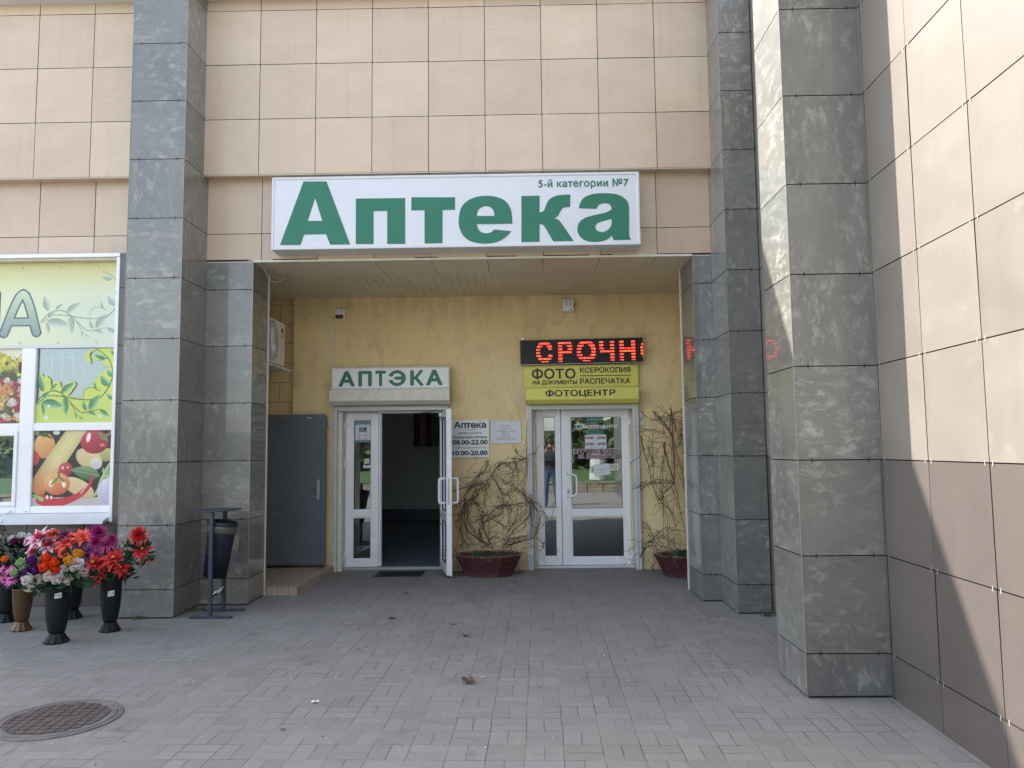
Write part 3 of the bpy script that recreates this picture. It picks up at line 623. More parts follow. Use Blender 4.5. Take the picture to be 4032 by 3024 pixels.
def pull(par, pts, r=.014, T=None, m='white'):
    mb = MB(); P = [Vector(p) for p in pts]; out = [P[0]]
    for i in range(1, len(P)-1):
        a = (P[i-1]-P[i]).normalized()*.025; b = (P[i+1]-P[i]).normalized()*.025
        for t in (0, .25, .5, .75, 1): out.append((P[i]+a)*(1-t)**2+P[i]*2*t*(1-t)+(P[i]+b)*t*t)
    out.append(P[-1]); out = [T @ p for p in out] if T else out
    mb.tube(out, r, m, 10); return mb.build('handle', par, smooth=True)
# pharmacy door
mb = MB()
mb.box(-2.424, -2.37, 10.02, 10.29, 0, 2.09, 'cream_metal'); mb.box(-1.05, -.996, 10.02, 10.29, 0, 2.09, 'cream_metal'); mb.box(-2.424, -.996, 10.03, 10.29, 2.065, 2.092, 'cream_metal')
mb.bbox(-2.372, -2.345, 10.19, 10.26, .0, 2.066, 'white', .004); mb.bbox(-1.112, -1.052, 10.19, 10.26, 0, 2.066, 'white', .004)
mb.bbox(-2.345, -1.112, 10.19, 10.26, 2.035, 2.066, 'white', .004); mb.bbox(-2.37, -1.06, 10.13, 10.27, 0, .032, 'grey_alu', .004)
DF = mb.build('pharmacy_door', BL); DF['label'] = 'white plastic double door of the pharmacy with its right leaf open'
mb = MB(); leaf(mb, -2.352, -1.92, .035, 2.045, 10.16, 10.225, [(-2.26, -2.014, .133, .676), (-2.26, -2.014, .767, 1.957)])
mb.bbox(-1.919, -1.885, 10.18, 10.24, .04, 2.04, 'white', .003); mb.box(-1.9, -1.897, 10.176, 10.18, .1, 1.95, 'rubber')
FL_ = mb.build('fixed_leaf', DF)
pane('pane', DF, -2.248, -2.026, .779, 1.945, 10.195, -.0324); pane('pane', DF, -2.248, -2.026, .145, .664, 10.195, -.0324)
for z in (1.87, 1.375, .165): hinge(DF, -2.365, z, 1)
Hh, Ff = Vector((-1.085, 10.165, 0)), Vector((-.918, 9.395, 0)); dv = (Ff-Hh).normalized()
T = Matrix(((dv.x, -dv.y, 0, Hh.x), (dv.y, dv.x, 0, Hh.y), (0, 0, 1, 0), (0, 0, 0, 1)))   # local x along the leaf; local +y faces right/outside
mb = MB(); leaf(mb, 0, .79, .035, 2.045, -.03, .03, [(.095, .695, .133, .676), (.095, .695, .767, 1.957)], T=T)
mb.bbox(.775, .805, .012, .034, .03, 2.05, 'white', .003, T)
mb.box(.7905, .793, -.012, .004, .88, 1.2, 'grey_alu', T); mb.build('open_leaf', DF)
pane('pane', DF, .107, .683, .779, 1.945, 0, 0, T); pane('pane', DF, .107, .683, .145, .664, 0, 0, T)
for s in (-1, 1): pull(DF, [(.735, s*.03, .90), (.735, s*.115, .90), (.735, s*.115, 1.195), (.735, s*.03, 1.195)], .014, T)
mb = MB(); mb.bbox(.10, .34, -.075, -.032, 1.965, 2.02, 'steel', .005, T); mb.tube([T @ Vector((.2, -.055, 2.03)), Vector((-1.19, 9.93, 2.035)), Vector((-1.36, 10.15, 2.03))], .009, 'steel', 6); mb.build('door_closer', DF)
# photo shop door
mb = MB()
mb.box(.101, .122, 10.02, 10.29, 0, 2.09, 'stucco'); mb.box(.101, 1.409, 10.03, 10.29, 2.072, 2.0915, 'cream_metal')
mb.bbox(.122, .155, 10.19, 10.26, 0, 2.072, 'white', .004); mb.bbox(1.384, 1.409, 10.19, 10.26, 0, 2.072, 'white', .004); mb.bbox(.155, 1.384, 10.19, 10.26, 2.062, 2.072, 'white', .003)
mb.bbox(.122, 1.409, 10.13, 10.27, 0, .03, 'white_alu', .004)
D2 = mb.build('photo_shop_door', BL); D2['label'] = 'white plastic double door of the photo shop, closed, with lettering on the glass'
mb = MB(); leaf(mb, .157, .482, .035, 2.06, 10.16, 10.225, [(.248, .42, .143, .667), (.248, .42, .757, 1.968)]); mb.build('narrow_leaf', D2)
mb = MB(); leaf(mb, .488, 1.382, .035, 2.06, 10.157, 10.222, [(.61, 1.292, .133, .662), (.61, 1.292, .748, 1.967)]); mb.build('wide_leaf', D2)
TH = -.0324
for q in ((.26, .408, .155, .655), (.26, .408, .769, 1.956), (.622, 1.28, .145, .65), (.622, 1.28, .76, 1.955)): pane('pane', D2, *q, 10.195, TH)
for z in (1.90, 1.40, .165): hinge(D2, .148, z, 1); hinge(D2, 1.393, z, -1)
pull(D2, [(.555, 10.157, 1.215), (.60, 10.09, 1.215), (.675, 10.085, 1.19), (.675, 10.085, .95), (.60, 10.09, .922), (.555, 10.157, .922)], .014)
mb = MB(); mb.bbox(.552, .586, 10.147, 10.156, .95, 1.025, 'cream_metal', .008); mb.box(.564, .574, 10.1455, 10.1468, .965, 1.0, 'rubber'); mb.build('keyhole_plate', D2)
# lettering on the photo shop glass (kept 4 mm in front of the tilted pane)
PL = lambda u, z: (u, 10.195-.0065+(u-.951)*math.tan(TH), z)
PL2 = lambda u, z: (u, 10.195-.0085+(u-.951)*math.tan(TH), z)
PL3 = lambda u, z: (u, 10.195-.0105+(u-.951)*math.tan(TH), z)
def rect(mb, P, x0, x1, z0, z1, m): mb.face([P(x0, z0), P(x1, z0), P(x1, z1), P(x0, z1)], m)
mb = MB(); rect(mb, PL, .842, 1.049, 1.882, 1.955, 'green'); rect(mb, PL, .845, 1.051, 1.71, 1.787, 'green')
text(mb, 'УП "ФОТОСТИЛЬ', .822, 1.062, 1.912, 1.933, PL2, 'print_paper', 24, .03)
text(mb, 'ФОТОЦЕНТР', .79, 1.232, 1.795, 1.852, PL2, 'print_paper', 30, .05)
text(mb, 'ВРЕМЯ РАБОТЫ', .856, 1.045, 1.716, 1.733, PL2, 'print_paper', 24, .03)
text(mb, 'СРОЧНОЕ', .644, .996, 1.470, 1.541, PL2, 'print_paper', 26, .10, .14); text(mb, 'ФОТО', 1.030, 1.256, 1.470, 1.545, PL2, 'print_paper', 26, .12, .14)
text(mb, 'НА ДОКУМЕНТЫ', .712, 1.188, 1.40, 1.467, PL2, 'print_paper', 26, .12, .12)
text(mb, 'СРОЧНОЕ', .652, .988, 1.478, 1.533, PL3, 'red_print', 26, .05, .14); text(mb, 'ФОТО', 1.038, 1.248, 1.478, 1.537, PL3, 'red_print', 26, .05, .14)
text(mb, 'НА ДОКУМЕНТЫ', .72, 1.18, 1.408, 1.459, PL3, 'red_print', 26, .05, .12)
rect(mb, PL2, .671, .770, 1.80, 1.865, 'print_paper'); rect(mb, PL2, .70, .742, 1.866, 1.882, 'print_paper'); rect(mb, PL3, .673, .768, 1.813, 1.85, 'weed')
mb.mesh([PL(.72+.028*math.cos(k*.3927), 1.831+.028*math.sin(k*.3927)) for k in range(16)], [tuple(range(16))], 'print_paper', Matrix.Translation((0, -.0055, 0)))
mb.mesh([PL(.72+.021*math.cos(k*.3927), 1.831+.021*math.sin(k*.3927)) for k in range(16)], [tuple(range(16))], 'weed', Matrix.Translation((0, -.007, 0)))
mb.build('lettering', D2)
# steel door
mb = MB(); mb.bbox(-3.33, -2.545, 9.80, 9.85, .112, 2.015, 'door_paint', .006); mb.box(-2.548, -2.53, 9.80, 9.862, .105, 2.0, 'door_paint')
mb.box(-3.3, -2.56, 9.797, 9.799, .13, .135, 'rubber'); mb.box(-2.585, -2.583, 9.7975, 9.7995, .2, 1.95, 'rubber')
SD = mb.build('steel_door', BL); SD['label'] = 'blue grey steel door standing open against the yellow wall'
mb = MB(); mb.bbox(-2.635, -2.598, 9.782, 9.80, .935, 1.185, 'grey_alu', .014); mb.tube([(-2.617, 9.79, 1.09), (-2.617, 9.75, 1.09), (-2.70, 9.745, 1.092)], .008, 'steel', 8); mb.lathe([(.008, 0), (.008, .01)], 'steel', 8, (-2.617, 9.778, .985)); mb.build('handle', SD)
mb = MB(); mb.lathe([(.018, 0), (.018, .012), (.012, .016)], 'steel', 14, T=Matrix.Translation((-2.638, 9.80, 1.312)) @ Matrix.Rotation(R(90), 4, 'X')); mb.build('lock', SD)
MB().box(-2.77, -2.71, 9.785, 9.799, 1.965, 1.975, 'cream_metal').build('catch_plate', SD)
mb = MB(); mb.tube([(-3.3, 9.78, 1.935), (-3.05, 9.78, 1.942)], .007, 'steel', 6); mb.box(-3.06, -3.03, 9.77, 9.8, 1.933, 1.952, 'steel'); mb.build('door_stay', SD)
for x in (-2.565, -3.2): MB().tube([(x, 9.83, 0.088), (x, 9.83, .115)], .02, 'rubber', 8).build('foot', SD)

# ---- shop window with its printed films
class Paint:
    """small numeric canvas: a printed picture, u to the right and v downwards in the print's own units"""
    def __init__(s, W, H, cell, w, h, bg):
        s.nx, s.nz = int(round(w/cell)), int(round(h/cell)); s.W, s.H = W, H
        s.x, s.y = np.meshgrid((np.arange(s.nx)+.5)*W/s.nx, (np.arange(s.nz)+.5)*H/s.nz)
        s.c = np.zeros((s.nz, s.nx, 3)); s.c[:] = bg; s.a = np.ones((s.nz, s.nx), bool); s.rs = np.random.RandomState(5)
    def put(s, k, col): k = np.clip(k, 0, 1)[..., None]; s.c = s.c*(1-k)+np.asarray(col)*k; s.a |= k[..., 0] > .5
    def ell(s, cx, cy_, rx, ry, col, col2=None, rot=0, soft=.08, a=1.0):
        c, n = math.cos(rot), math.sin(rot); dx, dy = s.x-cx, s.y-cy_; u = (dx*c+dy*n)/rx; v = (-dx*n+dy*c)/ry; r = np.hypot(u, v)
        if col2 is not None:
            t = np.clip((u*.5+v*.85+1)/2, 0, 1)[..., None]; col = np.asarray(col)*(1-t)+np.asarray(col2)*t
        s.put(a*np.clip((1-r)/soft+.5, 0, 1), col)
    def line(s, pts, w0, w1, col, col2=None, a=1.0):
        P = [np.array(p, float) for p in pts]; sm = []
        for i in range(len(P)-1):
            p0, p1, p2, p3 = P[max(i-1, 0)], P[i], P[i+1], P[min(i+2, len(P)-1)]
            for t in np.linspace(0, 1, 7)[:-1]: sm.append(.5*((2*p1)+(p2-p0)*t+(2*p0-5*p1+4*p2-p3)*t*t+(3*p1-p0-3*p2+p3)*t**3))
        sm.append(P[-1]); L = len(sm)-1
        for i in range(L):
            A, B = sm[i], sm[i+1]; d = B-A; t = np.clip(((s.x-A[0])*d[0]+(s.y-A[1])*d[1])/(d@d+1e-9), 0, 1)
            dd = np.hypot(s.x-A[0]-t*d[0], s.y-A[1]-t*d[1]); q = (i+.5)/L; w_ = w0+(w1-w0)*q
            cc = np.asarray(col) if col2 is None else np.asarray(col)*(1-q)+np.asarray(col2)*q
            s.put(a*np.clip((w_-dd)/3+.5, 0, 1), cc)
    def leaf(s, a, b, wd, c1, c2, al=1.0):
        a, b = np.array(a, float), np.array(b, float); d = b-a; L = np.hypot(*d); d /= L; n = np.array([-d[1], d[0]])
        t = ((s.x-a[0])*d[0]+(s.y-a[1])*d[1])/L; v = (s.x-a[0])*n[0]+(s.y-a[1])*n[1]
        hw = wd/2*np.sin(np.pi*np.clip(t, 0, 1)**.8)+.1; k = np.clip((hw-np.abs(v))/3+.5, 0, 1)*((t > 0) & (t < 1))
        q = np.clip(.5+v/wd*1.1+.35*(t-.5), 0, 1)[..., None]; s.put(k*al, np.asarray(c1)*(1-q)+np.asarray(c2)*q)
        s.put(al*.6*np.clip((2.2-np.abs(v))/3+.5, 0, 1)*((t > .04) & (t < .85)), np.asarray(c1)*.7)
    def clear(s, pts):
        P = np.array(pts, float); ins = np.zeros(s.x.shape, bool)
        for i in range(len(P)):
            x0, y0 = P[i-1]; x1, y1 = P[i]; k = (y0 > s.y) != (y1 > s.y)
            xx = x0+(s.y-y0)/(y1-y0+1e-9)*(x1-x0); ins ^= k & (s.x < xx)
        return ins
    def build(s, name, par, x0, x1, z0, z1, Y, k=1.0):
        c = np.clip(s.c*.9+np.array([200, 202, 206])*.1, 0, 255)/255; c = np.where(c > .04, ((c+.055)/1.055)**2.4, c/12.92)*k
        nx, nz = s.nx, s.nz; xs = np.linspace(x0, x1, nx+1); zs = np.linspace(z1, z0, nz+1)
        gx, gz = np.meshgrid(xs, zs); V = np.stack([gx, np.full_like(gx, Y), gz], -1).reshape(-1, 3)
        i, j = np.where(s.a); q = i*(nx+1)+j; F = np.stack([q+nx+1, q+nx+2, q+1, q], -1)
        me = bpy.data.meshes.new(name); me.from_pydata(V.tolist(), [], F.tolist())
        at = me.color_attributes.new('Col', 'FLOAT_COLOR', 'CORNER'); cc = np.concatenate([c[i, j], np.ones((len(i), 1))], 1)
        at.data.foreach_set('color', np.repeat(cc, 4, 0).ravel().astype(np.float32)); me.materials.append(M['print'])
        o = bpy.data.objects.new(name, me); COL.objects.link(o); o.parent = par; return o
mb = MB(); GY = 7.86
# casing: top hood, right side, dark reveal, pvc frame
mb.bbox(-6.5, -4.135, 7.72, 7.90, 3.565, 3.605, 'white', .004); mb.bbox(-4.172, -4.135, 7.725, 7.905, .86, 3.564, 'white', .004)
mb.box(-6.5, -4.173, 7.755, 7.90, 3.545, 3.563, 'cream_metal'); mb.bbox(-6.5, -6.46, 7.73, 7.905, .86, 3.564, 'white_alu', .004)
mb.bbox(-6.459, -4.173, 7.835, 7.87, 2.64, 2.672, 'white_alu', .003)
WF = mb.build('shop_window', BL); WF['label'] = 'white framed shop window covered with printed films of flowers and vegetables'
mb = MB()
for q in ((-4.216, -4.174, .945, 2.64), (-5.185, -5.036, .945, 2.64), (-6.459, -6.05, .945, 2.64)): mb.bbox(q[0], q[1], 7.83, 7.90, q[2], q[3], 'white', .006)
for q in ((-5.036, -4.216), (-6.05, -5.185)):
    mb.bbox(*q, 7.832, 7.898, 1.785, 1.865, 'white', .006); mb.bbox(*q, 7.832, 7.898, .945, 1.02, 'white', .006)
mb.bbox(-5.225, -5.185, 7.815, 7.88, 1.02, 1.785, 'white', .006); mb.bbox(-6.05, -6.0, 7.815, 7.88, 1.02, 1.785, 'white', .006)
mb.bbox(-6.0, -5.225, 7.816, 7.879, 1.737, 1.785, 'white', .006); mb.bbox(-6.0, -5.225, 7.816, 7.879, 1.02, 1.065, 'white', .006)
mb.box(-5.08, -5.06, 7.827, 7.83, .962, .967, 'rubber'); mb.bbox(-5.27, -5.23, 7.80, 7.83, .963, .978, 'white', .003)
mb.build('frame', WF)
mb = MB(); vs = [(x, y, z) for x in (-6.49, -4.172) for y, z in ((7.83, .945), (7.62, .88), (7.615, .855), (7.83, .90))]
mb.mesh(vs, [(0, 1, 5, 4), (1, 2, 6, 5), (2, 3, 7, 6), (3, 0, 4, 7), (0, 3, 2, 1), (4, 5, 6, 7)], 'white_alu'); mb.build('sill', WF)
for q in ((-5.036, -4.216, 1.865, 2.64), (-5.036, -4.216, 1.02, 1.785), (-6.05, -5.185, 1.865, 2.64), (-6.0, -5.225, 1.065, 1.737)): pane('pane', WF, *q, GY+.008)
mb = MB()                                                     # white grille behind the glass
for x in [-6.0+.115*k for k in range(16)]: mb.tube([(x, 7.98, .95), (x, 7.98, 2.64)], .006, 'white', 6)
for z in (1.02, 2.56, 2.3): mb.tube([(-6.1, 7.985, z), (-4.2, 7.985, z)], .006, 'white', 6)
for x in [-5.95+.115*k for k in range(15)]:
    for zc in (2.15, 1.35): mb.tube([(x+.052*math.cos(t*.5236), 7.975, zc+.052*math.sin(t*.5236)) for t in range(13)], .005, 'white', 5, False)
mb.build('grille', WF)
# vegetables film
pz = Paint(685, 655, .0065, .82, .765, (38, 32, 28))
pz.put((pz.y > 585)*1.0, (196, 182, 176))
pz.ell(90, 130, 92, 112, (236, 190, 110), (205, 130, 70)); pz.leaf((20, 20), (120, 45), 30, (60, 70, 40), (95, 110, 60)); pz.leaf((130, 5), (70, 60), 26, (50, 60, 35), (90, 105, 60)); pz.leaf((75, 30), (170, 70), 20, (50, 60, 35), (90, 105, 60))
pz.ell(10, 240, 40, 60, (190, 60, 50)); pz.ell(0, 10, 40, 30, (120, 165, 90)); pz.ell(190, 15, 30, 20, (215, 225, 210))
pz.ell(635, 215, 95, 58, (196, 196, 120), (150, 140, 70)); pz.ell(680, 15, 40, 18, (185, 55, 50))
for cx, cy_, rx, ry, rt_ in ((480, 250, 125, 85, .55), (400, 500, 150, 70, .5)):
    pz.ell(cx, cy_, rx, ry, (236, 214, 160), (196, 160, 96), rt_)
    for i in range(-12, 13):
        for j in range(-7, 8):
            u, v = i*14, j*13+(i % 2)*6; X_, Y2 = cx+u*math.cos(rt_)-v*math.sin(rt_), cy_+u*math.sin(rt_)+v*math.cos(rt_)
            if (u/rx)**2+(v/ry)**2 < .85: pz.ell(X_, Y2, 6.2, 5.6, (248, 228, 180), (205, 165, 100), rt_, .3, .8)
pz.ell(540, 290, 55, 48, (228, 222, 214), (196, 190, 180), .4)
A, B = np.array([392., -40.]), np.array([28., 520.]); d = B-A; L = np.hypot(*d); d /= L; nrm = np.array([-d[1], d[0]])
t = ((pz.x-A[0])*d[0]+(pz.y-A[1])*d[1])/L; v = (pz.x-A[0])*nrm[0]+(pz.y-A[1])*nrm[1]; hw = 84-10*np.abs(t-.5)
k = np.clip((hw-np.abs(v))/3+.5, 0, 1)*((t > -.1) & (t < 1.04)); row = np.floor(t*L/21); vv = np.arcsin(np.clip(v/hw, -1, 1))*4.2+.5*(row % 2)
kk = np.clip(1.0-np.hypot((t*L/21) % 1-.5, vv % 1-.5)*1.35, .15, 1); sh = np.clip(1.08-.45*(v/84)**2, .4, 1.1); q = np.clip((t-.55)*1.9, 0, 1)[..., None]
pz.put(k, (np.array([255, 236, 160])*(1-q)+np.array([226, 122, 70])*q)*(.62+.42*kk)[..., None]*(.72+.32*sh)[..., None])
pz.ell(525, 100, 122, 104, (206, 62, 70), (140, 28, 40)); pz.ell(470, 60, 18, 44, (250, 240, 240), None, .2, .5); pz.ell(590, 130, 22, 14, (225, 120, 120), None, 0, .6)
for a_, b_ in (((600, 45), (540, 20)), ((600, 45), (640, 100)), ((600, 45), (670, 30)), ((600, 45), (590, 90)), ((600, 45), (560, 60))): pz.leaf(a_, b_, 24, (90, 120, 60), (150, 170, 110))
pz.ell(280, 338, 60, 60, (205, 72, 66), (150, 40, 40)); pz.ell(255, 325, 9, 14, (250, 225, 215), None, 0, .5); pz.ell(298, 322, 8, 10, (250, 225, 215), None, 0, .5)
pz.ell(210, 465, 112, 98, (240, 190, 110), (200, 84, 56)); pz.ell(160, 460, 20, 32, (252, 235, 200), None, .2, .5); pz.ell(270, 470, 18, 28, (252, 235, 200), None, -.2, .5)
pz.line([(222, 365), (224, 405)], 7, 7, (70, 80, 45)); pz.leaf((222, 405), (150, 480), 26, (105, 120, 60), (150, 160, 90)); pz.leaf((222, 405), (285, 455), 22, (105, 120, 60), (150, 160, 90))
for a_, b_, w_ in (((690, 330), (560, 500), 70), ((690, 400), (520, 590), 60), ((600, 330), (690, 430), 60), ((690, 260), (610, 420), 46)): pz.leaf(a_, b_, w_, (105, 150, 80), (186, 210, 150))
pz.ell(640, 530, 78, 112, (226, 222, 232), (176, 168, 184), .2); pz.line([(600, 440), (585, 540), (620, 640)], 2, 2, (190, 180, 200)); pz.line([(650, 430), (650, 530), (660, 640)], 2, 2, (190, 180, 200))
pz.leaf((580, 400), (320, 340), 120, (60, 92, 52), (122, 158, 104)); pz.line([(330, 345), (570, 398)], 2, 3, (150, 175, 130))
pz.line([(75, 600), (150, 625), (260, 622), (380, 580), (470, 510), (505, 440), (512, 400)], 46, 7, (196, 40, 52), (196, 50, 60))
pz.line([(-5, 560), (40, 575), (85, 600)], 8, 18, (120, 170, 80), (150, 190, 110)); pz.ell(130, 580, 12, 18, (250, 225, 230), None, 0, .5); pz.ell(165, 582, 10, 16, (250, 225, 230), None, 0, .5); pz.line([(420, 550), (480, 470)], 5, 3, (245, 190, 195))
pz.c += pz.rs.normal(0, 3, pz.c.shape); pz.build('vegetable_film', WF, -5.034, -4.217, 1.021, 1.784, GY-.004, .95)
# vine film
def vine(p, c1, c2, st, al):
    L_ = lambda a, b, w_: p.leaf(a, b, w_, c1, c2, al)
    p.line([(0, 470), (60, 400), (140, 365), (200, 375), (250, 410), (300, 460), (380, 540), (440, 555), (500, 540)], 5, 3, st, None, al)
    p.line([(10, 480), (100, 410), (240, 415), (340, 435), (480, 445), (560, 430), (620, 370), (660, 290), (690, 200)], 4, 5, st, None, al)
    p.line([(520, 10), (600, 60), (650, 130), (670, 200)], 3, 4, st, None, al); p.line([(415, 420), (430, 360), (490, 340), (560, 370)], 2, 3, st, None, al)
    p.line([(500, 540), (580, 530), (640, 570)], 3, 2, st, None, al); p.line([(300, 460), (360, 560), (410, 610)], 3, 1, st, None, al)
    for q in (((60, 370), (20, 225), 62), ((215, 385), (340, 290), 58), ((50, 460), (250, 500), 80), ((250, 420), (270, 580), 62), ((50, 470), (75, 580), 36), ((470, 530), (565, 400), 70), ((450, 540), (415, 450), 38),
              ((460, 545), (540, 580), 36), ((570, 535), (650, 590), 44), ((640, 330), (560, 240), 62), ((690, 440), (620, 400), 40), ((600, 85), (500, 60), 46), ((670, 250), (620, 190), 40), ((690, 60), (650, 20), 40), ((530, 350), (505, 290), 22),
              ((125, 350), (190, 300), 26), ((120, 355), (170, 330), 16), ((350, 560), (360, 610), 18), ((395, 590), (420, 620), 16), ((60, 430), (120, 370), 44), ((690, 180), (640, 250), 34)): L_(*q)
vf = Paint(695, 640, .0065, .82, .772, (206, 218, 96)); vf.put(np.clip((vf.y-400)/240, 0, 1)*.6, (190, 208, 110))
ins = vf.clear([(0, 640), (2, 470), (40, 400), (25, 330), (20, 230), (40, 215), (62, 240), (90, 235), (125, 270), (130, 325), (170, 285), (210, 285), (215, 340), (270, 300), (340, 283), (352, 310), (310, 380), (280, 405), (330, 420), (405, 430), (415, 370), (450, 335), (505, 328), (520, 270), (560, 215), (605, 205), (630, 175), (675, 175), (620, 155), (580, 155), (580, 120), (610, 100), (650, 110), (620, 80), (550, 110), (490, 100), (490, 70), (540, 40), (520, 20), (480, 30), (460, 60), (480, 125), (450, 130), (415, 90), (425, 40), (470, 5), (700, -2), (700, 640)])
vf.a = ins.copy(); vine(vf, (52, 118, 70), (168, 208, 150), (48, 100, 62), 1.0); vf.ell(95, 595, 19, 19, (220, 228, 225)); vf.ell(572, 588, 14, 11, (220, 228, 225)); vf.ell(115, 495, 14, 14, (210, 225, 215))
vf.build('vine_film', WF, -5.034, -4.217, 1.866, 2.638, GY-.004, .95)
# flower film
ff = Paint(860, 780, .0075, .865, .775, (70, 78, 40)); rs = ff.rs
ff.put(np.clip((260-ff.y)/150, 0, 1), (228, 226, 190))
def bloom(cx, cy_, r, c, cc):
    for k in range(9):
        a_ = k*.698+rs.rand()*.3; s_ = .75+rs.rand()*.35; ff.ell(cx+r*.55*math.cos(a_), cy_+r*.55*math.sin(a_), r*.5, r*.3, np.array(c)*s_, np.array(c)*s_*.8, a_, .2)
    ff.ell(cx, cy_, r*.28, r*.28, cc)
for i in range(260): a_ = rs.rand()*6.28; x_, y_ = rs.rand()*860, 200+rs.rand()*580; ff.leaf((x_, y_), (x_+60*math.cos(a_), y_+60*math.sin(a_)), 10, (60, 75, 35), (150, 165, 100))
for i in range(14): bloom(rs.rand()*860, 30+rs.rand()*200, 50+rs.rand()*30, (236, 226, 90), (150, 120, 40))
cols = [((236, 160, 90), (200, 90, 50)), ((228, 190, 110), (180, 110, 60)), ((170, 50, 70), (90, 20, 30)), ((226, 222, 208), (200, 200, 150)), ((190, 60, 90), (120, 30, 50)), ((240, 200, 120), (200, 120, 60))]
for i in range(150): k = rs.randint(6); bloom(rs.rand()*860, 330+rs.rand()*440, 18+rs.rand()*26, *cols[k])
for x_, y_, r, k in ((700, 420, 62, 0), (760, 560, 48, 3), (560, 520, 60, 0), (790, 380, 40, 4), (640, 600, 50, 5), (820, 640, 30, 2), (400, 450, 60, 0), (200, 520, 70, 3)): bloom(x_, y_, r, *cols[k])
bloom(690, 150, 80, (236, 226, 90), (110, 90, 40)); ff.ell(842, 200, 30, 62, (90, 25, 35)); ff.line([(760, 120), (800, 190), (790, 260)], 4, 3, (110, 110, 60)); ff.line([(840, 60), (800, 110), (760, 80)], 4, 4, (140, 130, 60))
ff.build('flower_film', WF, -6.05, -5.186, 1.866, 2.638, GY-.004, .95)
# banner with the end of the shop name
bn = Paint(3200, 1300, .0065, 2.28, .845, (216, 224, 200))
tt = np.clip(bn.y/520, 0, 1)[..., None]; bn.c = np.array([214, 206, 132])*(1-tt)+np.array([226, 230, 190])*tt; u_ = np.clip((bn.x-2000)/1000, 0, 1)*np.clip((bn.y-200)/500, 0, 1); bn.put(u_*.6, (206, 218, 206))
class Sub:
    """draws the vine in banner units"""
    def __init__(s, p, ox, oy, k): s.p, s.ox, s.oy, s.k = p, ox, oy, k
    def T(s, q): return (s.ox+q[0]*s.k, s.oy+q[1]*s.k)
    def line(s, pts, a, b, c, c2=None, al=1): s.p.line([s.T(q) for q in pts], a*s.k, b*s.k, c, c2, al)
    def leaf(s, a, b, w_, c1, c2, al=1): s.p.leaf(s.T(a), s.T(b), w_*s.k, c1, c2, al)
vine(Sub(bn, 2030, 130, 1.72), (120, 145, 128), (206, 218, 206), (118, 138, 126), .75)
OXB = 1408
for o_, pts in ((0, [(85, 1285), (345, 665), (565, 1275)]), (-1, [(-55, 660), (-55, 1275)]), (-1, [(-330, 660), (-330, 1275)]), (-1, [(-330, 960), (-55, 960)]), (1, [(200, 1105), (470, 1105)])):
    bn.line([(OXB+a_, b_-175) for a_, b_ in pts], 76, 76, (88, 98, 104)) if o_ != 1 else bn.line([(OXB+a_, b_-175) for a_, b_ in pts], 74, 74, (88, 98, 104))
gr = np.clip((bn.y-480)/620, 0, 1)[..., None]; fillc = np.array([204, 222, 184])*(1-gr)+np.array([138, 158, 152])*gr
for pts in ([(85, 1285), (345, 665), (565, 1275)], [(-55, 660), (-55, 1275)], [(-330, 660), (-330, 1275)], [(-330, 960), (-55, 960)], [(200, 1105), (470, 1105)]):
    bn.line([(OXB+a_, b_-175) for a_, b_ in pts], 52, 52, fillc)
bn.build('banner', WF, -6.459, -4.174, 2.673, 3.543, 7.842, .95)
for x in [-4.42-.4*k for k in range(5)]:
    for z in (3.49, 2.70): MB().lathe([(.008, 0), (.008, .006)], 'grey_alu', 8, T=Matrix.Translation((x, 7.842, z)) @ Matrix.Rotation(R(90), 4, 'X')).build('screw', WF)

# ================================================================== SIGNS AND FITTINGS
def frame_box(name, par, x0, x1, z0, z1, y0, y1, b, face, body='white_alu'):
    mb = MB(); mb.bbox(x0, x1, y0+.012, y1, z0, z1, body, .004)
    for q in ((x0, x0+b, z0, z1), (x1-b, x1, z0, z1), (x0+b, x1-b, z0, z0+b), (x0+b, x1-b, z1-b, z1)): mb.bbox(q[0], q[1], y0, y0+.02, q[2], q[3], body, .004)
    mb.build('box', par); f = MB(); f.box(x0+b, x1-b, y0+.008, y0+.0115, z0+b, z1-b, face); return f.build('face', par)
t = thing('shop_sign', 'long white light box sign with big green letters on the wall above the entrance', 'sign', (-.67, 7.77, 3.59))
frame_box('s', t, -2.553, 1.205, 3.592, 4.35, 7.65, 7.895, .028, 'sign_white')
names_ = MB()
for lp in LETTERS: poly(names_, lp, onY(7.655), 'green')
names_.build('lettering', t)
mb = MB(); text(mb, '5-й категории №7', .178, 1.095, 4.178, 4.285, onY(7.655), 'green', 40, .03, .06); mb.build('small_lettering', t)
t = thing('pharmacy_sign', 'white sign board with green capitals above the pharmacy door', 'sign', (-1.7, 9.9, 2.33))
frame_box('s', t, -2.464, -.945, 2.327, 2.612, 9.80, 9.995, .016, 'plate_white', 'cream_metal')
mb = MB()
for ch, a, b, c, d in (('А', -2.375, -2.16, 2.365, 2.566), ('П', -2.118, -1.943, 2.365, 2.566), ('Т', -1.90, -1.761, 2.366, 2.567), ('Э', -1.726, -1.505, 2.364, 2.571), ('К', -1.45, -1.276, 2.367, 2.569), ('А', -1.248, -1.033, 2.368, 2.571)):
    text(mb, ch, a, b, c, d, onY(9.805), 'green', 40, .045)
mb.build('lettering', t)
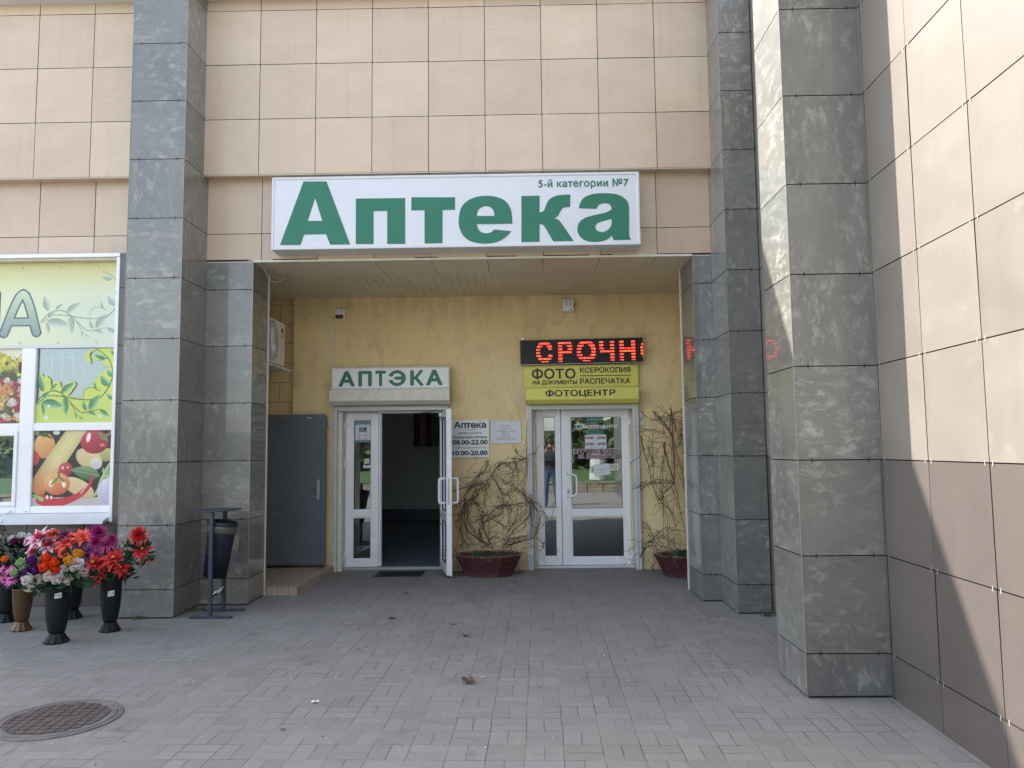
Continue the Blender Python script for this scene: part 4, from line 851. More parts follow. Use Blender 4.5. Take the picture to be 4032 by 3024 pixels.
def shutter(name, label, x0, x1, z0, zt, yf, m, rails, zr):
    t = thing(name, label, 'roller shutter', ((x0+x1)/2, 9.9, zt))
    prof = [(yf, zt), (yf, z0+.012), (yf+.012, z0), (yf+.07, z0-.042), (9.995, z0-.042), (9.995, zt)]
    mb = MB(); n = len(prof); vs = [(x, y, z) for x in (x0, x1) for y, z in prof]
    mb.mesh(vs, [tuple(range(n-1, -1, -1)), tuple(range(n, 2*n))]+[(i, (i+1) % n, n+(i+1) % n, n+i) for i in range(n)], m)
    mb.box(x0-.004, x0, yf-.002, 9.99, z0-.02, zt+.003, 'grey_alu'); mb.box(x1, x1+.004, yf-.002, 9.99, z0-.02, zt+.003, 'grey_alu')
    mb.box(x0, x1, yf-.002, yf, zt-.018, zt, m); mb.build('housing', t)
    for a, b in rails:
        r_ = MB(); r_.bbox(a, b, 9.93, 9.998, 0.003, zr, 'white_alu', .004); r_.box((a+b)/2-.006, (a+b)/2+.006, 9.928, 9.9295, .01, zr-.02, 'grey_alu')
        for z in (.2, 1.1, 1.9): r_.lathe([(.006, 0), (.006, .004)], 'steel', 8, T=Matrix.Translation((a+.012, 9.93, z)) @ Matrix.Rotation(R(90), 4, 'X'))
        r_.build('guide_rail', t)
    r_ = MB(); r_.bbox(rails[0][1], rails[1][0], 9.94, 9.99, zr-.06, zr-.004, 'white_alu', .004); r_.box(rails[0][1], rails[1][0], 9.937, 9.94, zr-.03, zr-.026, 'grey_alu'); r_.build('bottom_slat', t)
    return t
shutter('roller_shutter', 'white roller shutter housing and rails round the pharmacy door', -2.472, -.942, 2.168, 2.323, 9.75, 'cream_metal', [(-2.464, -2.420), (-1.0, -.972)], 2.122)
t = shutter('roller_shutter', 'roller shutter with bright yellow housing over the photo shop door', .031, 1.458, 2.155, 2.312, 9.75, 'yellow', [(.036, .1), (1.406, 1.477)], 2.11)
mb = MB(); text(mb, 'ФОТОЦЕНТР', .277, 1.166, 2.188, 2.291, onY(9.744), 'black', 40, .035); mb.build('lettering', t)
t = thing('yellow_sign', 'flat yellow sign board with two columns of black words under the led display', 'sign', (.75, 9.95, 2.33))
mb = MB(); mb.bbox(.01, 1.487, 9.93, 9.955, 2.33, 2.622, 'yellow', .003); mb.build('board', t)
P_ = onY(9.925); mb = MB()
text(mb, 'ФОТО', .108, .679, 2.435, 2.586, P_, 'black', 44, .035); text(mb, 'НА ДОКУМЕНТЫ', .122, .695, 2.362, 2.428, P_, 'black', 30, .045)
text(mb, 'КСЕРОКОПИЯ', .735, 1.385, 2.515, 2.59, P_, 'black', 32, .03); rect(mb, P_, .736, 1.385, 2.474, 2.484, 'black'); text(mb, 'РАСПЕЧАТКА', .734, 1.382, 2.371, 2.449, P_, 'black', 32, .03)
mb.build('lettering', t)
for x in (.03, .75, 1.465):
    for z in (2.345, 2.605): MB().lathe([(.005, 0), (.005, .003)], 'grey_alu', 8, T=Matrix.Translation((x, 9.9295, z)) @ Matrix.Rotation(R(90), 4, 'X')).build('screw', t)
# led display
t = thing('led_display', 'black led display glowing with red running letters', 'led display', (.75, 9.95, 2.62))
TL = Matrix.Translation((-.033, 0, 2.622)) @ Matrix.Rotation(-.0115, 4, 'Y')
mb = MB(); mb.bbox(0, 1.578, 9.852, 9.95, 0, .318, 'lamp_black', .003, TL); mb.box(0, 1.578, 9.8495, 9.852, -.003, .004, 'grey_alu', TL)
for i in range(1, 158): mb.box(i*.01-.0006, i*.01+.0006, 9.8508, 9.8513, .004, .314, 'joint', TL)
for i in range(1, 32): mb.box(.004, 1.574, 9.8501, 9.8506, i*.01-.0006, i*.01+.0006, 'joint', TL)
mb.build('panel', t)
for ch, c0, c1 in (('С', 20.5, 43), ('Р', 48, 68), ('О', 72, 97.5), ('Ч', 101, 122), ('Н', 127, 149.5), ('О', 153.5, 178)):
    G_ = text_mask(ch, 28, .055); h, w_ = G_.shape; nc = int(round(c1-c0)); lt = MB()
    for r_ in range(28):
        if r_ % 4 > 1: continue
        for c in range(nc):
            if c0+c > 156.5: continue
            if G_[r_, min(w_-1, int((c+.5)/nc*w_))]:
                x = (round(c0)+c)*.01+.005; z = .02+r_*.01+.005; s_ = .0042
                lt.face([TL @ Vector(p) for p in ((x-s_, 9.8496, z-s_), (x+s_, 9.8496, z-s_), (x+s_, 9.8496, z+s_), (x-s_, 9.8496, z+s_))], 'led_red' if rnd.random() < .72 else 'led_orange')
    lt.build('lit_letter', t)
for x in (.02, 1.53):
    mb = MB(); mb.bbox(x, x+.036, 9.90, 9.905, .31, .365, 'grey_alu', .002, TL); mb.lathe([(.009, 0), (.009, .005)], 'steel', 10, T=TL @ Matrix.Translation((x+.018, 9.90, .348)) @ Matrix.Rotation(R(90), 4, 'X')); mb.build('bracket', t)
MB().tube([(1.36, 9.90, 2.64), (1.37, 9.91, 2.605), (1.42, 9.915, 2.600), (1.46, 9.91, 2.606), (1.47, 9.9, 2.64)], .004, 'cream_metal', 6).build('cable', t)
# pharmacy hours plate and the paper beside it
t = thing('opening_hours_plate', 'white plate of dark green opening hours right of the open pharmacy door', 'sign plate', (-.69, 9.98, 1.44))
MB().bbox(-.96, -.4545, 9.972, 9.998, 1.441, 1.929, 'plate_white', .003).build('plate', t)
P_ = onY(9.968); mb = MB(); DG = 'darkgreen'
text(mb, 'Аптека', -.906, -.488, 1.82, 1.908, P_, DG, 40, .045); text(mb, 'ООО "Радмис-С"', -.60, -.489, 1.904, 1.914, P_, 'greyprint', 14)
text(mb, '5-ой категории №7', -.805, -.591, 1.791, 1.809, P_, DG, 18, .01); text(mb, 'время работы', -.856, -.542, 1.733, 1.778, P_, DG, 26, .03, .05)
text(mb, 'понедельник-пятница', -.917, -.479, 1.682, 1.715, P_, DG, 24, .035, .05); text(mb, '08.00-22.00', -.925, -.472, 1.607, 1.669, P_, DG, 36, .045)
text(mb, 'суббота-воскресенье', -.909, -.489, 1.549, 1.585, P_, DG, 24, .035, .05); text(mb, '10.00-20.00', -.925, -.473, 1.47, 1.531, P_, DG, 36, .045)
mb.build('lettering', t)
t = thing('paper_notice', 'white paper notice with small grey lines pinned beside the opening hours plate', 'notice', (-.23, 9.99, 1.62))
mb = MB(); nx, nz = 14, 10
V_ = [(-.428+.391*i/nx, 9.985-.004*math.sin(i*.9+j*.7)*math.sin(j*1.3)-.002, 1.619+.29*j/nz) for j in range(nz+1) for i in range(nx+1)]
mb.mesh(V_, [(j*(nx+1)+i, j*(nx+1)+i+1, (j+1)*(nx+1)+i+1, (j+1)*(nx+1)+i) for j in range(nz) for i in range(nx)], 'print_paper'); mb.build('sheet', t)
mb = MB(); P_ = onY(9.976)
for s_, w_, z, h_ in (('Фотоцентр', .125, 1.838, .022), ('Режим работы', .137, 1.802, .020), ('Понедельник - пятница', .223, 1.768, .018), ('10:00 - 20:00', .115, 1.744, .015), ('Суббота', .078, 1.716, .018), ('10:00 - 18:00', .115, 1.693, .015), ('Воскресенье - выходной', .233, 1.663, .019)):
    text(mb, s_, -.234-w_/2, -.234+w_/2, z, z+h_, P_, 'greyprint', 20, .01)
text(mb, 'УП "Фотостиль"', -.135, -.05, 1.888, 1.896, P_, 'greyprint', 12); mb.build('lettering', t)
for x in (-.418, -.047):
    for z in (1.628, 1.9): MB().lathe([(.004, 0), (.004, .003)], 'steel', 8, T=Matrix.Translation((x, 9.979, z)) @ Matrix.Rotation(R(90), 4, 'X')).build('pin', t)
# papers on the glass of the photo shop
t = thing('hours_paper', 'white paper with dark red hours taped on the photo shop glass', 'notice', (.94, 10.18, 1.53))
mb = MB(); P_ = lambda u, z: (u, 10.195-.016+(u-.951)*math.tan(TH), z); P4 = lambda u, z: (u, 10.195-.0185+(u-.951)*math.tan(TH), z)
mb.face([P_(.801, 1.541), P_(1.084, 1.535), P_(1.082, 1.722), P_(.803, 1.718)], 'print_paper'); mb.build('sheet', t)
mb = MB(); text(mb, '10*00 - 20*00', .807, 1.075, 1.66, 1.70, P4, 'red_print', 26, .035); text(mb, '10*00 - 18*00', .807, 1.075, 1.578, 1.62, P4, 'red_print', 26, .035)
text(mb, 'суббота', .905, .967, 1.637, 1.648, P4, 'greyprint', 14, .02); text(mb, 'воскресенье-ВЫХОДНОЙ', .835, 1.055, 1.546, 1.562, P4, 'greyprint', 16, .02); mb.build('lettering', t)
t = thing('hanging_card', 'pale card behind the small tilted note on the photo shop glass', 'card', (1.05, 10.2, 1.21))
P6 = lambda u, z: (u, 10.195-.011+(u-.951)*math.tan(TH), z)
mb = MB(); mb.face([P6(.872, 1.216), P6(1.241, 1.258), P6(1.234, 1.346), P6(.864, 1.306)], 'cream_metal'); mb.build('sheet', t)
P7 = lambda u, z: (u, 10.195-.0125+(u-.951)*math.tan(TH), z+(u-.864)*.11)
mb = MB(); text(mb, 'ОТКРЫТО', .888, 1.222, 1.235, 1.287, P7, 'greyprint', 26, .05); mb.build('lettering', t)
t = thing('small_note', 'small tilted white note stuck low on the photo shop glass', 'notice', (1.0, 10.18, 1.17))
mb = MB(); mb.face([P_(.922, 1.174), P_(1.13, 1.204), P_(1.113, 1.343), P_(.907, 1.321)], 'print_paper'); mb.build('sheet', t)
P5 = lambda u, z: (u, 10.195-.0185+(u-.951)*math.tan(TH), z+(u-.96)*.13)
mb = MB(); text(mb, 'Перерыв', .968, 1.065, 1.243, 1.262, P5, 'greyprint', 16, .0); text(mb, '15 минут', .975, 1.062, 1.205, 1.222, P5, 'greyprint', 16, .0); mb.build('lettering', t)
# poster and sticker on the pharmacy glass
P_ = lambda u, z: (u, 10.186+(u+2.137)*math.tan(TH), z); P2 = lambda u, z: (u, 10.184+(u+2.137)*math.tan(TH), z)
t = thing('advert_poster', 'narrow white poster with grey blue bands on the pharmacy side glass', 'poster', (-2.13, 10.18, 1.65))
mb = MB(); rect(mb, P_, -2.237, -2.032, 1.655, 1.948, 'print_paper'); mb.build('sheet', t)
BLM = plain('poster_blue', (.17, .27, .32), .5); M['poster_blue'] = BLM
mb = MB(); rect(mb, P2, -2.237, -2.032, 1.888, 1.948, 'poster_blue'); rect(mb, P2, -2.237, -2.032, 1.655, 1.687, 'poster_blue'); rect(mb, P2, -2.188, -2.082, 1.79, 1.854, 'poster_blue'); rect(mb, P2, -2.205, -2.065, 1.87, 1.874, 'greyprint')
mb.mesh([P2(-2.104+.016*math.cos(k*.52), 1.836+.016*math.sin(k*.52)) for k in range(12)], [tuple(range(12))], 'black', Matrix.Translation((0, -.001, 0)))
for x, z in ((-2.185, 1.762), (-2.095, 1.762), (-2.185, 1.722), (-2.095, 1.722)): rect(mb, P2, x-.006, x+.006, z, z+.008, 'greyprint'); rect(mb, P2, x-.025, x+.028, z-.016, z-.012, 'greyprint'); rect(mb, P2, x-.022, x+.025, z-.024, z-.020, 'greyprint')
mb.build('print', t)
t = thing('green_sticker', 'small dark green sticker with white lower band on the pharmacy side glass', 'sticker', (-2.08, 10.18, 1.3))
mb = MB(); rect(mb, P_, -2.13, -2.03, 1.303, 1.445, 'weed'); mb.build('sheet', t); mb = MB(); mb.face([P2(-2.128, 1.318), P2(-2.032, 1.318), P2(-2.032, 1.36), P2(-2.08, 1.345), P2(-2.128, 1.36)], 'print_paper'); rect(mb, P2, -2.115, -2.045, 1.372, 1.44, 'soffit'); mb.build('print', t)

# sirens, boxes, conduit, cable
t = thing('alarm_siren', 'white alarm siren with a red lower lens above the pharmacy sign', 'siren', (-2.39, 9.95, 3.25))
mb = MB(); mb.bbox(-2.455, -2.325, 9.90, 9.999, 3.258, 3.402, 'white', .008)
for s_ in (0, 1):
    for k in range(6): mb.box(-2.442+s_*.056, -2.395+s_*.056, 9.8985, 9.90, 3.345+k*.008, 3.349+k*.008, 'grey_alu')
mb.build('case', t); MB().bbox(-2.443, -2.340, 9.885, 9.901, 3.265, 3.318, 'siren_red', .008).build('lens', t)
t = thing('alarm_siren', 'all white alarm siren high on the wall above the led display', 'siren', (.6, 9.95, 3.32))
mb = MB(); mb.bbox(.528, .668, 9.90, 9.999, 3.325, 3.48, 'white', .008)
for s_ in (0, 1): mb.box(.549+s_*.054, .594+s_*.054, 9.8985, 9.90, 3.395, 3.462, 'grey_alu'); [mb.box(.549+s_*.054, .594+s_*.054, 9.897, 9.8984, 3.40+k*.011, 3.404+k*.011, 'white') for k in range(6)]
mb.box(.61, .648, 9.8985, 9.90, 3.337, 3.345, 'black'); mb.build('case', t); MB().bbox(.668, .682, 9.94, 9.99, 3.39, 3.43, 'rubber', .004).build('side_clip', t)
tag(MB().bbox(-2.474, -2.46, 9.985, 9.999, 2.615, 3.256, 'white_alu', .002).bbox(-2.474, -2.46, 9.985, 9.999, 3.404, 3.56, 'white_alu', .002).build('conduit', loc=(-2.467, 9.99, 2.6)), 'thin pale plastic conduit running down the yellow wall to the pharmacy sign', 'conduit')
t = thing('junction_box', 'round grey junction box right of the photo shop door', 'junction box', (1.519, 9.99, 1.95)); mb = MB(); mb.lathe([(.034, 0), (.034, .022), (.030, .027)], 'white_alu', 20, T=Matrix.Translation((1.517, 9.999, 1.958)) @ Matrix.Rotation(R(90), 4, 'X')); mb.build('case', t)
t = thing('key_box', 'small square grey lock box under the round junction box', 'lock box', (1.52, 9.99, 1.82)); MB().bbox(1.484, 1.558, 9.975, 9.999, 1.825, 1.90, 'white_alu', .004).build('case', t); MB().lathe([(.012, 0), (.012, .006)], 'steel', 12, T=Matrix.Translation((1.52, 9.975, 1.863)) @ Matrix.Rotation(R(90), 4, 'X')).build('lock', t)
t = thing('key_box', 'small grey lock box between the steel door and the pharmacy door', 'lock box', (-2.51, 9.99, 1.86)); MB().bbox(-2.55, -2.478, 9.975, 9.999, 1.865, 1.938, 'white_alu', .004).build('case', t); MB().lathe([(.01, 0), (.01, .006)], 'steel', 12, T=Matrix.Translation((-2.513, 9.975, 1.902)) @ Matrix.Rotation(R(90), 4, 'X')).build('lock', t)
tag(MB().tube([(-2.79, 8.1, 3.53), (-2.795, 8.2, 3.50), (-2.78, 8.28, 3.44), (-2.745, 8.32, 3.41), (-2.70, 8.38, 3.42), (-2.68, 8.44, 3.46), (-2.66, 8.5, 3.528)], .006, 'cream_metal', 6).build('cable', loc=(-2.75, 8.3, 3.5), smooth=True), 'pale loop of cable hanging from the soffit at the left end of the entrance', 'cable')
# air conditioner on the recess side wall
t = thing('air_conditioner', 'white outdoor air conditioner unit on the left side wall of the entrance', 'air conditioner', (-3.2, 9.18, 2.6))
mb = MB(); mb.bbox(-3.28, -3.0, 8.78, 9.58, 2.605, 3.15, 'white', .012); mb.box(-3.0, -2.997, 9.37, 9.56, 2.64, 3.12, 'white'); mb.build('case', t)
mb = MB(); RX = Matrix.Translation((-2.9995, 9.08, 2.877)) @ Matrix.Rotation(R(90), 4, 'Y')
mb.lathe([(.245, 0), (.245, .002)], 'rubber', 32, T=RX)
for k in range(40): a_ = k*math.pi/20; mb.tube([RX @ Vector((.06*math.cos(a_), .06*math.sin(a_), .012)), RX @ Vector((.245*math.cos(a_), .245*math.sin(a_), .008))], .0035, 'white', 4)
for r_ in (.06, .11, .155, .2, .243): mb.tube([RX @ Vector((r_*math.cos(k*.262), r_*math.sin(k*.262), .011)) for k in range(25)], .0035, 'white', 4)
mb.lathe([(.06, .006), (.055, .016)], 'white', 20, T=RX); mb.build('fan_grille', t)
PX_ = lambda u, z: (-2.9955, u, z); mb = MB(); text(mb, 'GREE', 9.40, 9.53, 2.955, 2.99, PX_, 'greyprint', 24, .03)
mb.mesh([PX_(9.46+.036*math.cos(k*.314), 3.045+.036*math.sin(k*.314)) for k in range(20)], [tuple(range(20))], 'black')
mb.mesh([(-2.9945, 9.47+.02*math.cos(k*.45), 3.035+.024*math.sin(k*.45)) for k in range(14)], [tuple(range(14))], 'siren_red'); mb.build('emblem', t)
for y in (8.9, 9.45): MB().box(-3.35, -2.98, y-.015, y+.015, 2.575, 2.60, 'grey_alu').box(-3.35, -3.33, y-.015, y+.015, 2.30, 2.574, 'grey_alu').build('bracket', t)
MB().bbox(-3.35, -2.93, 8.75, 9.62, 2.545, 2.572, 'white_alu', .005).build('drip_tray', t)

# ---- litter bin
t = thing('litter_bin', 'dark blue metal litter bin with tilting bucket between two posts by the pillar', 'litter bin', (-2.95, 7.46, 0))
for y in (7.305, 7.63):
    MB().bbox(-2.977, -2.94, y-.018, y+.018, .022, .985, 'bin_blue', .003).build('post', t)
    MB().bbox(-3.145, -2.75, y-.02, y+.02, .002, .0215, 'bin_blue', .003).build('foot_bar', t)
mb = MB(); TD = Matrix.Translation((-2.957, 7.467, .985)) @ Matrix.Rotation(R(-2.2), 4, 'Y'); mb.lathe([(.206, 0), (.212, .003), (.212, .010), (.20, .014)], 'bin_blue', 40, T=TD); mb.build('lid_disc', t)
MB().box(-2.968, -2.95, 7.325, 7.61, .19, .205, 'bin_blue').build('cross_bar', t)
TB = Matrix.Translation((-2.925, 7.467, .80)) @ Matrix.Rotation(R(7.5), 4, 'Y')
mb = MB(); mb.lathe([(.10, -.44), (.108, -.445), (.128, .0), (.130, .02), (.139, .022), (.142, .08), (.138, .085), (.128, .083), (.124, .02), (.10, -.43)], 'bin_dark', 36, T=TB); bk = mb.build('bucket', t, smooth=True)
mb = MB(); mb.lathe([(.1425, .045), (.1445, .03), (.141, -.005), (.134, -.02), (.1325, -.02), (.1395, .03)], 'bag', 60, T=TB, wave=0); mb.build('bag_rim', t)
for y in (7.323, 7.611): MB().box(-2.972, -2.944, min(y, 7.467+(.14 if y > 7.5 else -.14)), max(y, 7.467+(.14 if y > 7.5 else -.14)), .83, .86, 'bin_dark').build('hinge_lug', t)
tag(MB().tube([(-2.955, 7.34, .205), (-2.95, 7.42, .225), (-2.94, 7.46, .215), (-2.95, 7.55, .232), (-2.945, 7.60, .238)], [.004, .012, .016, .010, .003], 'litter', 5).build('tape_scrap', loc=(-2.95, 7.45, .2)), 'scrap of pale tape stuck on the cross bar of the litter bin', 'litter')

# ---- planters and bare vines
def planter(name, label, cx, cy_, rz):
    t = thing(name, label, 'planter', (cx, cy_, 0)); TT = Matrix.Translation((cx, cy_, 0)) @ Matrix.Rotation(rz, 4, 'Z')
    def ring(ax, ay, z): return [(ax*math.cos(R(22.5+45*k))/math.cos(R(22.5)), ay*math.sin(R(22.5+45*k))/math.cos(R(22.5)), z) for k in range(8)]
    L = [ring(.275, .205, .0), ring(.285, .21, .01), ring(.395, .298, .245), ring(.405, .304, .262), ring(.37, .27, .262), ring(.34, .245, .225)]
    vs = [p for l in L for p in l]; fs = [tuple(range(7, -1, -1))]+[(i*8+k, i*8+(k+1) % 8, (i+1)*8+(k+1) % 8, (i+1)*8+k) for i in range(5) for k in range(8)]
    mb = MB(); mb.mesh(vs, fs, 'maroon', TT); mb.build('tub', t)
    mb = MB(); n = 18; V_ = [TT @ Vector((.345*r_*math.cos(a_*math.pi/9), .25*r_*math.sin(a_*math.pi/9), .225+.02*(1-r_)+rnd.uniform(-.008, .012))) for r_ in (.33, .66, .97) for a_ in range(n)]; V_.append(TT @ Vector((0, 0, .25)))
    fs = [(i*n+k, (i+1)*n+k, (i+1)*n+(k+1) % n, i*n+(k+1) % n) for i in (0, 1) for k in range(n)]+[(len(V_)-1, k, (k+1) % n) for k in range(n)]
    mb.mesh(V_, fs, 'soil'); mb.build('soil', t); return t
planter('planter', 'dark red octagonal planter between the two white doors', -.45, 9.64, 0)
planter('planter', 'dark red octagonal planter half hidden by the right pillar', 1.975, 9.50, R(14))
def catmull(P, k=5):
    out = []; P = [Vector(p) for p in P]
    for i in range(len(P)-1):
        p0, p1, p2, p3 = P[max(i-1, 0)], P[i], P[i+1], P[min(i+2, len(P)-1)]
        for q in range(k): t = q/k; out.append(.5*((2*p1)+(p2-p0)*t+(2*p0-5*p1+4*p2-p3)*t*t+(3*p1-p0-3*p2+p3)*t**3))
    return out+[P[-1]]
def vine_mesh(paths, y0, ymin, ymax, copies, thick, extra):
    mb = MB()
    for pi, path in enumerate(paths):
        for c in range(copies):
            jit = 0 if c == 0 else .028; ph = rnd.uniform(0, 6); am = rnd.uniform(.03, .09); pts = []
            P0 = path if c == 0 else path[rnd.randint(0, 1):len(path)-rnd.randint(0, max(0, len(path)//3))]
            if len(P0) < 2: P0 = path
            for i, (x, z) in enumerate(P0):
                y = y0+am*math.sin(ph+i*.9)+.02*(c-1); y = min(max(y, ymin), ymax); pts.append((x+rnd.gauss(0, jit), y, max(.03, z+rnd.gauss(0, jit))))
            P = catmull(pts, 5); L = len(P); r0 = thick*(1.0 if c == 0 else rnd.uniform(.4, .7))*(1 if len(path) > 6 else .7)
            P = [p+Vector((rnd.gauss(0, .0022), rnd.gauss(0, .0022), rnd.gauss(0, .0022))) for p in P]
            mb.tube(P, [r0*(1-.6*i/L)*(1.5 if rnd.random() < .12 else 1) for i in range(L)], 'vine' if rnd.random() < .75 else 'vine_pale', 5)
            for i in range(2, L, 3):                          # short twigs at the nodes
                if rnd.random() < .7:
                    a = rnd.uniform(0, 6.28); l = rnd.uniform(.015, .055); q = P[i]+Vector((l*math.cos(a), rnd.uniform(-.02, .01), l*math.sin(a))); mb.tube([P[i], (P[i]+q)/2+Vector((rnd.gauss(0, .004), 0, rnd.gauss(0, .004))), q], [.0017, .0013, .0032], 'vine', 4)
            if rnd.random() < .35:                             # a withered leaf left on the stem
                q = P[rnd.randint(L//2, L-1)]; a = rnd.uniform(0, 6.28); u = Vector((math.cos(a), rnd.uniform(-.4, .2), math.sin(a)))*.016; v2 = Vector((-math.sin(a), rnd.uniform(-.3, .3), math.cos(a)))*.009
                mb.face([q, q+u+v2, q+u*2.1, q+u-v2], 'leaf_dry')
    for (cx, cz, rx, rz, n, drop) in extra:                    # tangled fine shoots
        for k in range(n):
            x, z = cx+rnd.gauss(0, rx*.5), cz+rnd.gauss(0, rz*.5); a = rnd.uniform(0, 6.28); y = rnd.uniform(ymin, y0); pts = [(x, y, z)]
            for q in range(rnd.randint(4, 8)):
                a += rnd.gauss(0, .55); x += .05*math.cos(a); z += .045*math.sin(a)-drop; y = min(max(y+rnd.gauss(0, .015), ymin), ymax); pts.append((x, y, max(z, .015)))
            mb.tube(catmull(pts, 3), rnd.uniform(.0016, .0032), 'vine' if rnd.random() < .6 else 'vine_pale', 4)
    return mb
o = vine_mesh(VINE1, 9.76, 9.56, 9.96, 4, .0065, [(-.45, .8, .6, .5, 16, 0), (-.2, .95, .25, .3, 9, 0), (-.7, .95, .25, .3, 9, 0), (-.5, .33, .6, .08, 34, .006), (-.1, .3, .12, .1, 10, .02), (-.82, .25, .1, .1, 12, .02), (-.45, 1.25, .5, .2, 10, 0)]).build('vine', loc=(-.45, 9.7, .25))
tag(o, 'bushy tangle of bare brown vine growing from the planter between the doors', 'vine')
o = vine_mesh(VINE2, 9.72, 9.45, 9.96, 4, .0062, [(1.75, .32, .5, .08, 34, .004), (1.6, .28, .15, .08, 14, .012), (1.8, 1.7, .35, .3, 22, .004), (1.75, 1.3, .25, .5, 8, .004)]).build('vine', loc=(1.8, 9.6, .25))
tag(o, 'tall bare vine climbing the yellow wall right of the photo shop door', 'vine')
def tuft(name, label, cx, cy_, z, r, n, h, mat='weed', cat='weed'):
    mb = MB()
    for k in range(n):
        a, d = rnd.uniform(0, 6.28), rnd.uniform(0, r); p = Vector((cx+d*math.cos(a), cy_+d*math.sin(a)*.6, z)); q = p+Vector((rnd.gauss(0, h*.4), rnd.gauss(0, h*.3), rnd.uniform(.4, 1)*h)); s_ = Vector((rnd.uniform(.004, .012), rnd.uniform(-.004, .004), 0))
        mb.face([p-s_*.3, p+s_*.3, (p+q)/2+s_, q, (p+q)/2-s_], mat)
    return tag(mb.build(name, loc=(cx, cy_, z)), label, cat)
tuft('green_weed', 'small green weed sprouting at the left of the planter between the doors', -.58, 9.55, .235, .07, 60, .10)
tuft('green_weed', 'green weed in the planter beside the right pillar', 1.86, 9.42, .24, .07, 60, .11)
tuft('green_weed', 'thin weeds at the foot of the tiled pillar near the flower vases', -3.62, 7.29, .003, .09, 22, .04)
tuft('green_weed', 'dry weeds in the corner behind the litter bin', -3.24, 7.62, .003, .09, 22, .04)
tuft('green_weed', 'few blades of weed at the foot of the right wall pillars', 2.2, 7.2, .003, .06, 22, .04)

# ---- things on the paving
t = thing('manhole_cover', 'round cast iron manhole cover with a grid pattern set in the paving', 'manhole cover', (-2.745, 4.61, 0))
mb = MB(); C0 = (-2.745, 4.61, .0); mb.lathe([(.345, .002), (.342, .007), (.322, .010), (.318, .006), (.312, .006), (.308, .011), (.28, .011), (.276, .006)], 'iron_ring', 72, C0); mb.build('frame', t)
mb = MB(); mb.lathe([(.279, .0045), (.001, .005)], 'sand', 48, C0)
ca, sa = math.cos(.10), math.sin(.10)
for i in range(-5, 6):
    for j in range(-5, 6):
        cx, cy_ = i*.056+.01, j*.056
        if math.hypot(cx, cy_) > .283: continue
        q = []
        for dx, dy in ((-1, -1), (1, -1), (1, 1), (-1, 1)):
            x, y = cx+dx*.0245, cy_+dy*.0235; r_ = math.hypot(x, y)
            if r_ > .272: x *= .272/r_; y *= .272/r_
            q.append((C0[0]+x*ca-y*sa, C0[1]+x*sa+y*ca))
        z1_ = .0125 if not (abs(i) <= 1 and abs(j) == 0) else .010
        mb.mesh([(x, y, .005) for x, y in q]+[(C0[0]+(x-C0[0])*.997, C0[1]+(y-C0[1])*.997, z1_) for x, y in q], [(4, 5, 6, 7)]+[(k, (k+1) % 4, 4+(k+1) % 4, 4+k) for k in range(4)], 'iron')
mb.build('cover', t)
t = thing('floor_grate', 'dark metal scraper grate in the paving in front of the open pharmacy door', 'grate', (-1.57, 9.76, 0))
mb = MB(); mb.box(-1.865, -1.28, 9.57, 9.95, .001, .004, 'rubber'); mb.build('tray', t)
mb = MB()
for i in range(30): mb.box(-1.86+i*.0198, -1.856+i*.0198, 9.575, 9.945, .0045, .013, 'bin_dark')
for i in range(12): mb.box(-1.862, -1.283, 9.58+i*.032, 9.583+i*.032, .0042, .0115, 'bin_dark')
mb.build('bars', t)
def dry_leaf(label, x, y, s_, curl, flat=.6, m='leaf_dry', name='dry_leaf', cat='leaf'):
    curl *= .5
    mb = MB(); a0 = rnd.uniform(0, 6); nr, na = 4, 14; V_ = []
    for i in range(nr+1):
        for k in range(na):
            a = k*2*math.pi/na; r_ = s_*(i/nr)*(1+.28*math.sin(3*a+a0)*(i/nr)+.12*math.sin(7*a)); X_, Y2 = r_*math.cos(a), r_*math.sin(a)*flat
            z = .004+curl*s_*(abs(Y2)/s_)**1.3*1.6+curl*s_*.35*abs(math.sin(a*2+a0))*(i/nr)**2+rnd.uniform(0, .003); V_.append((x+X_*math.cos(a0)-Y2*math.sin(a0), y+X_*math.sin(a0)+Y2*math.cos(a0), z))
    mb.mesh(V_, [(i*na+k, i*na+(k+1) % na, (i+1)*na+(k+1) % na, (i+1)*na+k) for i in range(nr) for k in range(na)], m)
    return tag(mb.build(name, loc=(x, y, 0)), label, cat)
dry_leaf('large curled brown dry leaf lying nearest on the paving', -.387, 5.265, .062, 1.1, .55)
dry_leaf('curled brown dry leaf in the middle of the paving', -.509, 6.541, .040, 1.0)
dry_leaf('flat torn brown leaf just beyond the curled middle leaf', -.653, 6.975, .032, .3, .35)
dry_leaf('brown dry leaf left of centre on the paving', -1.235, 7.221, .038, .7)
dry_leaf('tiny dark dry leaf in front of the pharmacy door', -1.295, 8.469, .028, .6)
dry_leaf('small dark leaf scrap left of the brown leaves', -1.455, 6.821, .022, .3, .3)
dry_leaf('thin dark leaf scrap between the manhole and the curled leaves', -1.308, 6.135, .025, .3, .25)
dry_leaf('dark leaf scrap nearer than the curled middle leaf', -.407, 6.235, .018, .3, .4)
dry_leaf('reddish leaf scrap at the front left of the paving', -1.363, 4.413, .016, .4)
dry_leaf('pale bluish scrap of paper right of the manhole cover', -1.309, 4.873, .022, .6, .7, 'litter', 'paper_scrap', 'litter')
dry_leaf('thin white scrap beside the large curled leaf', -.299, 5.374, .016, .2, .3, 'litter', 'paper_scrap', 'litter')
mb = MB()
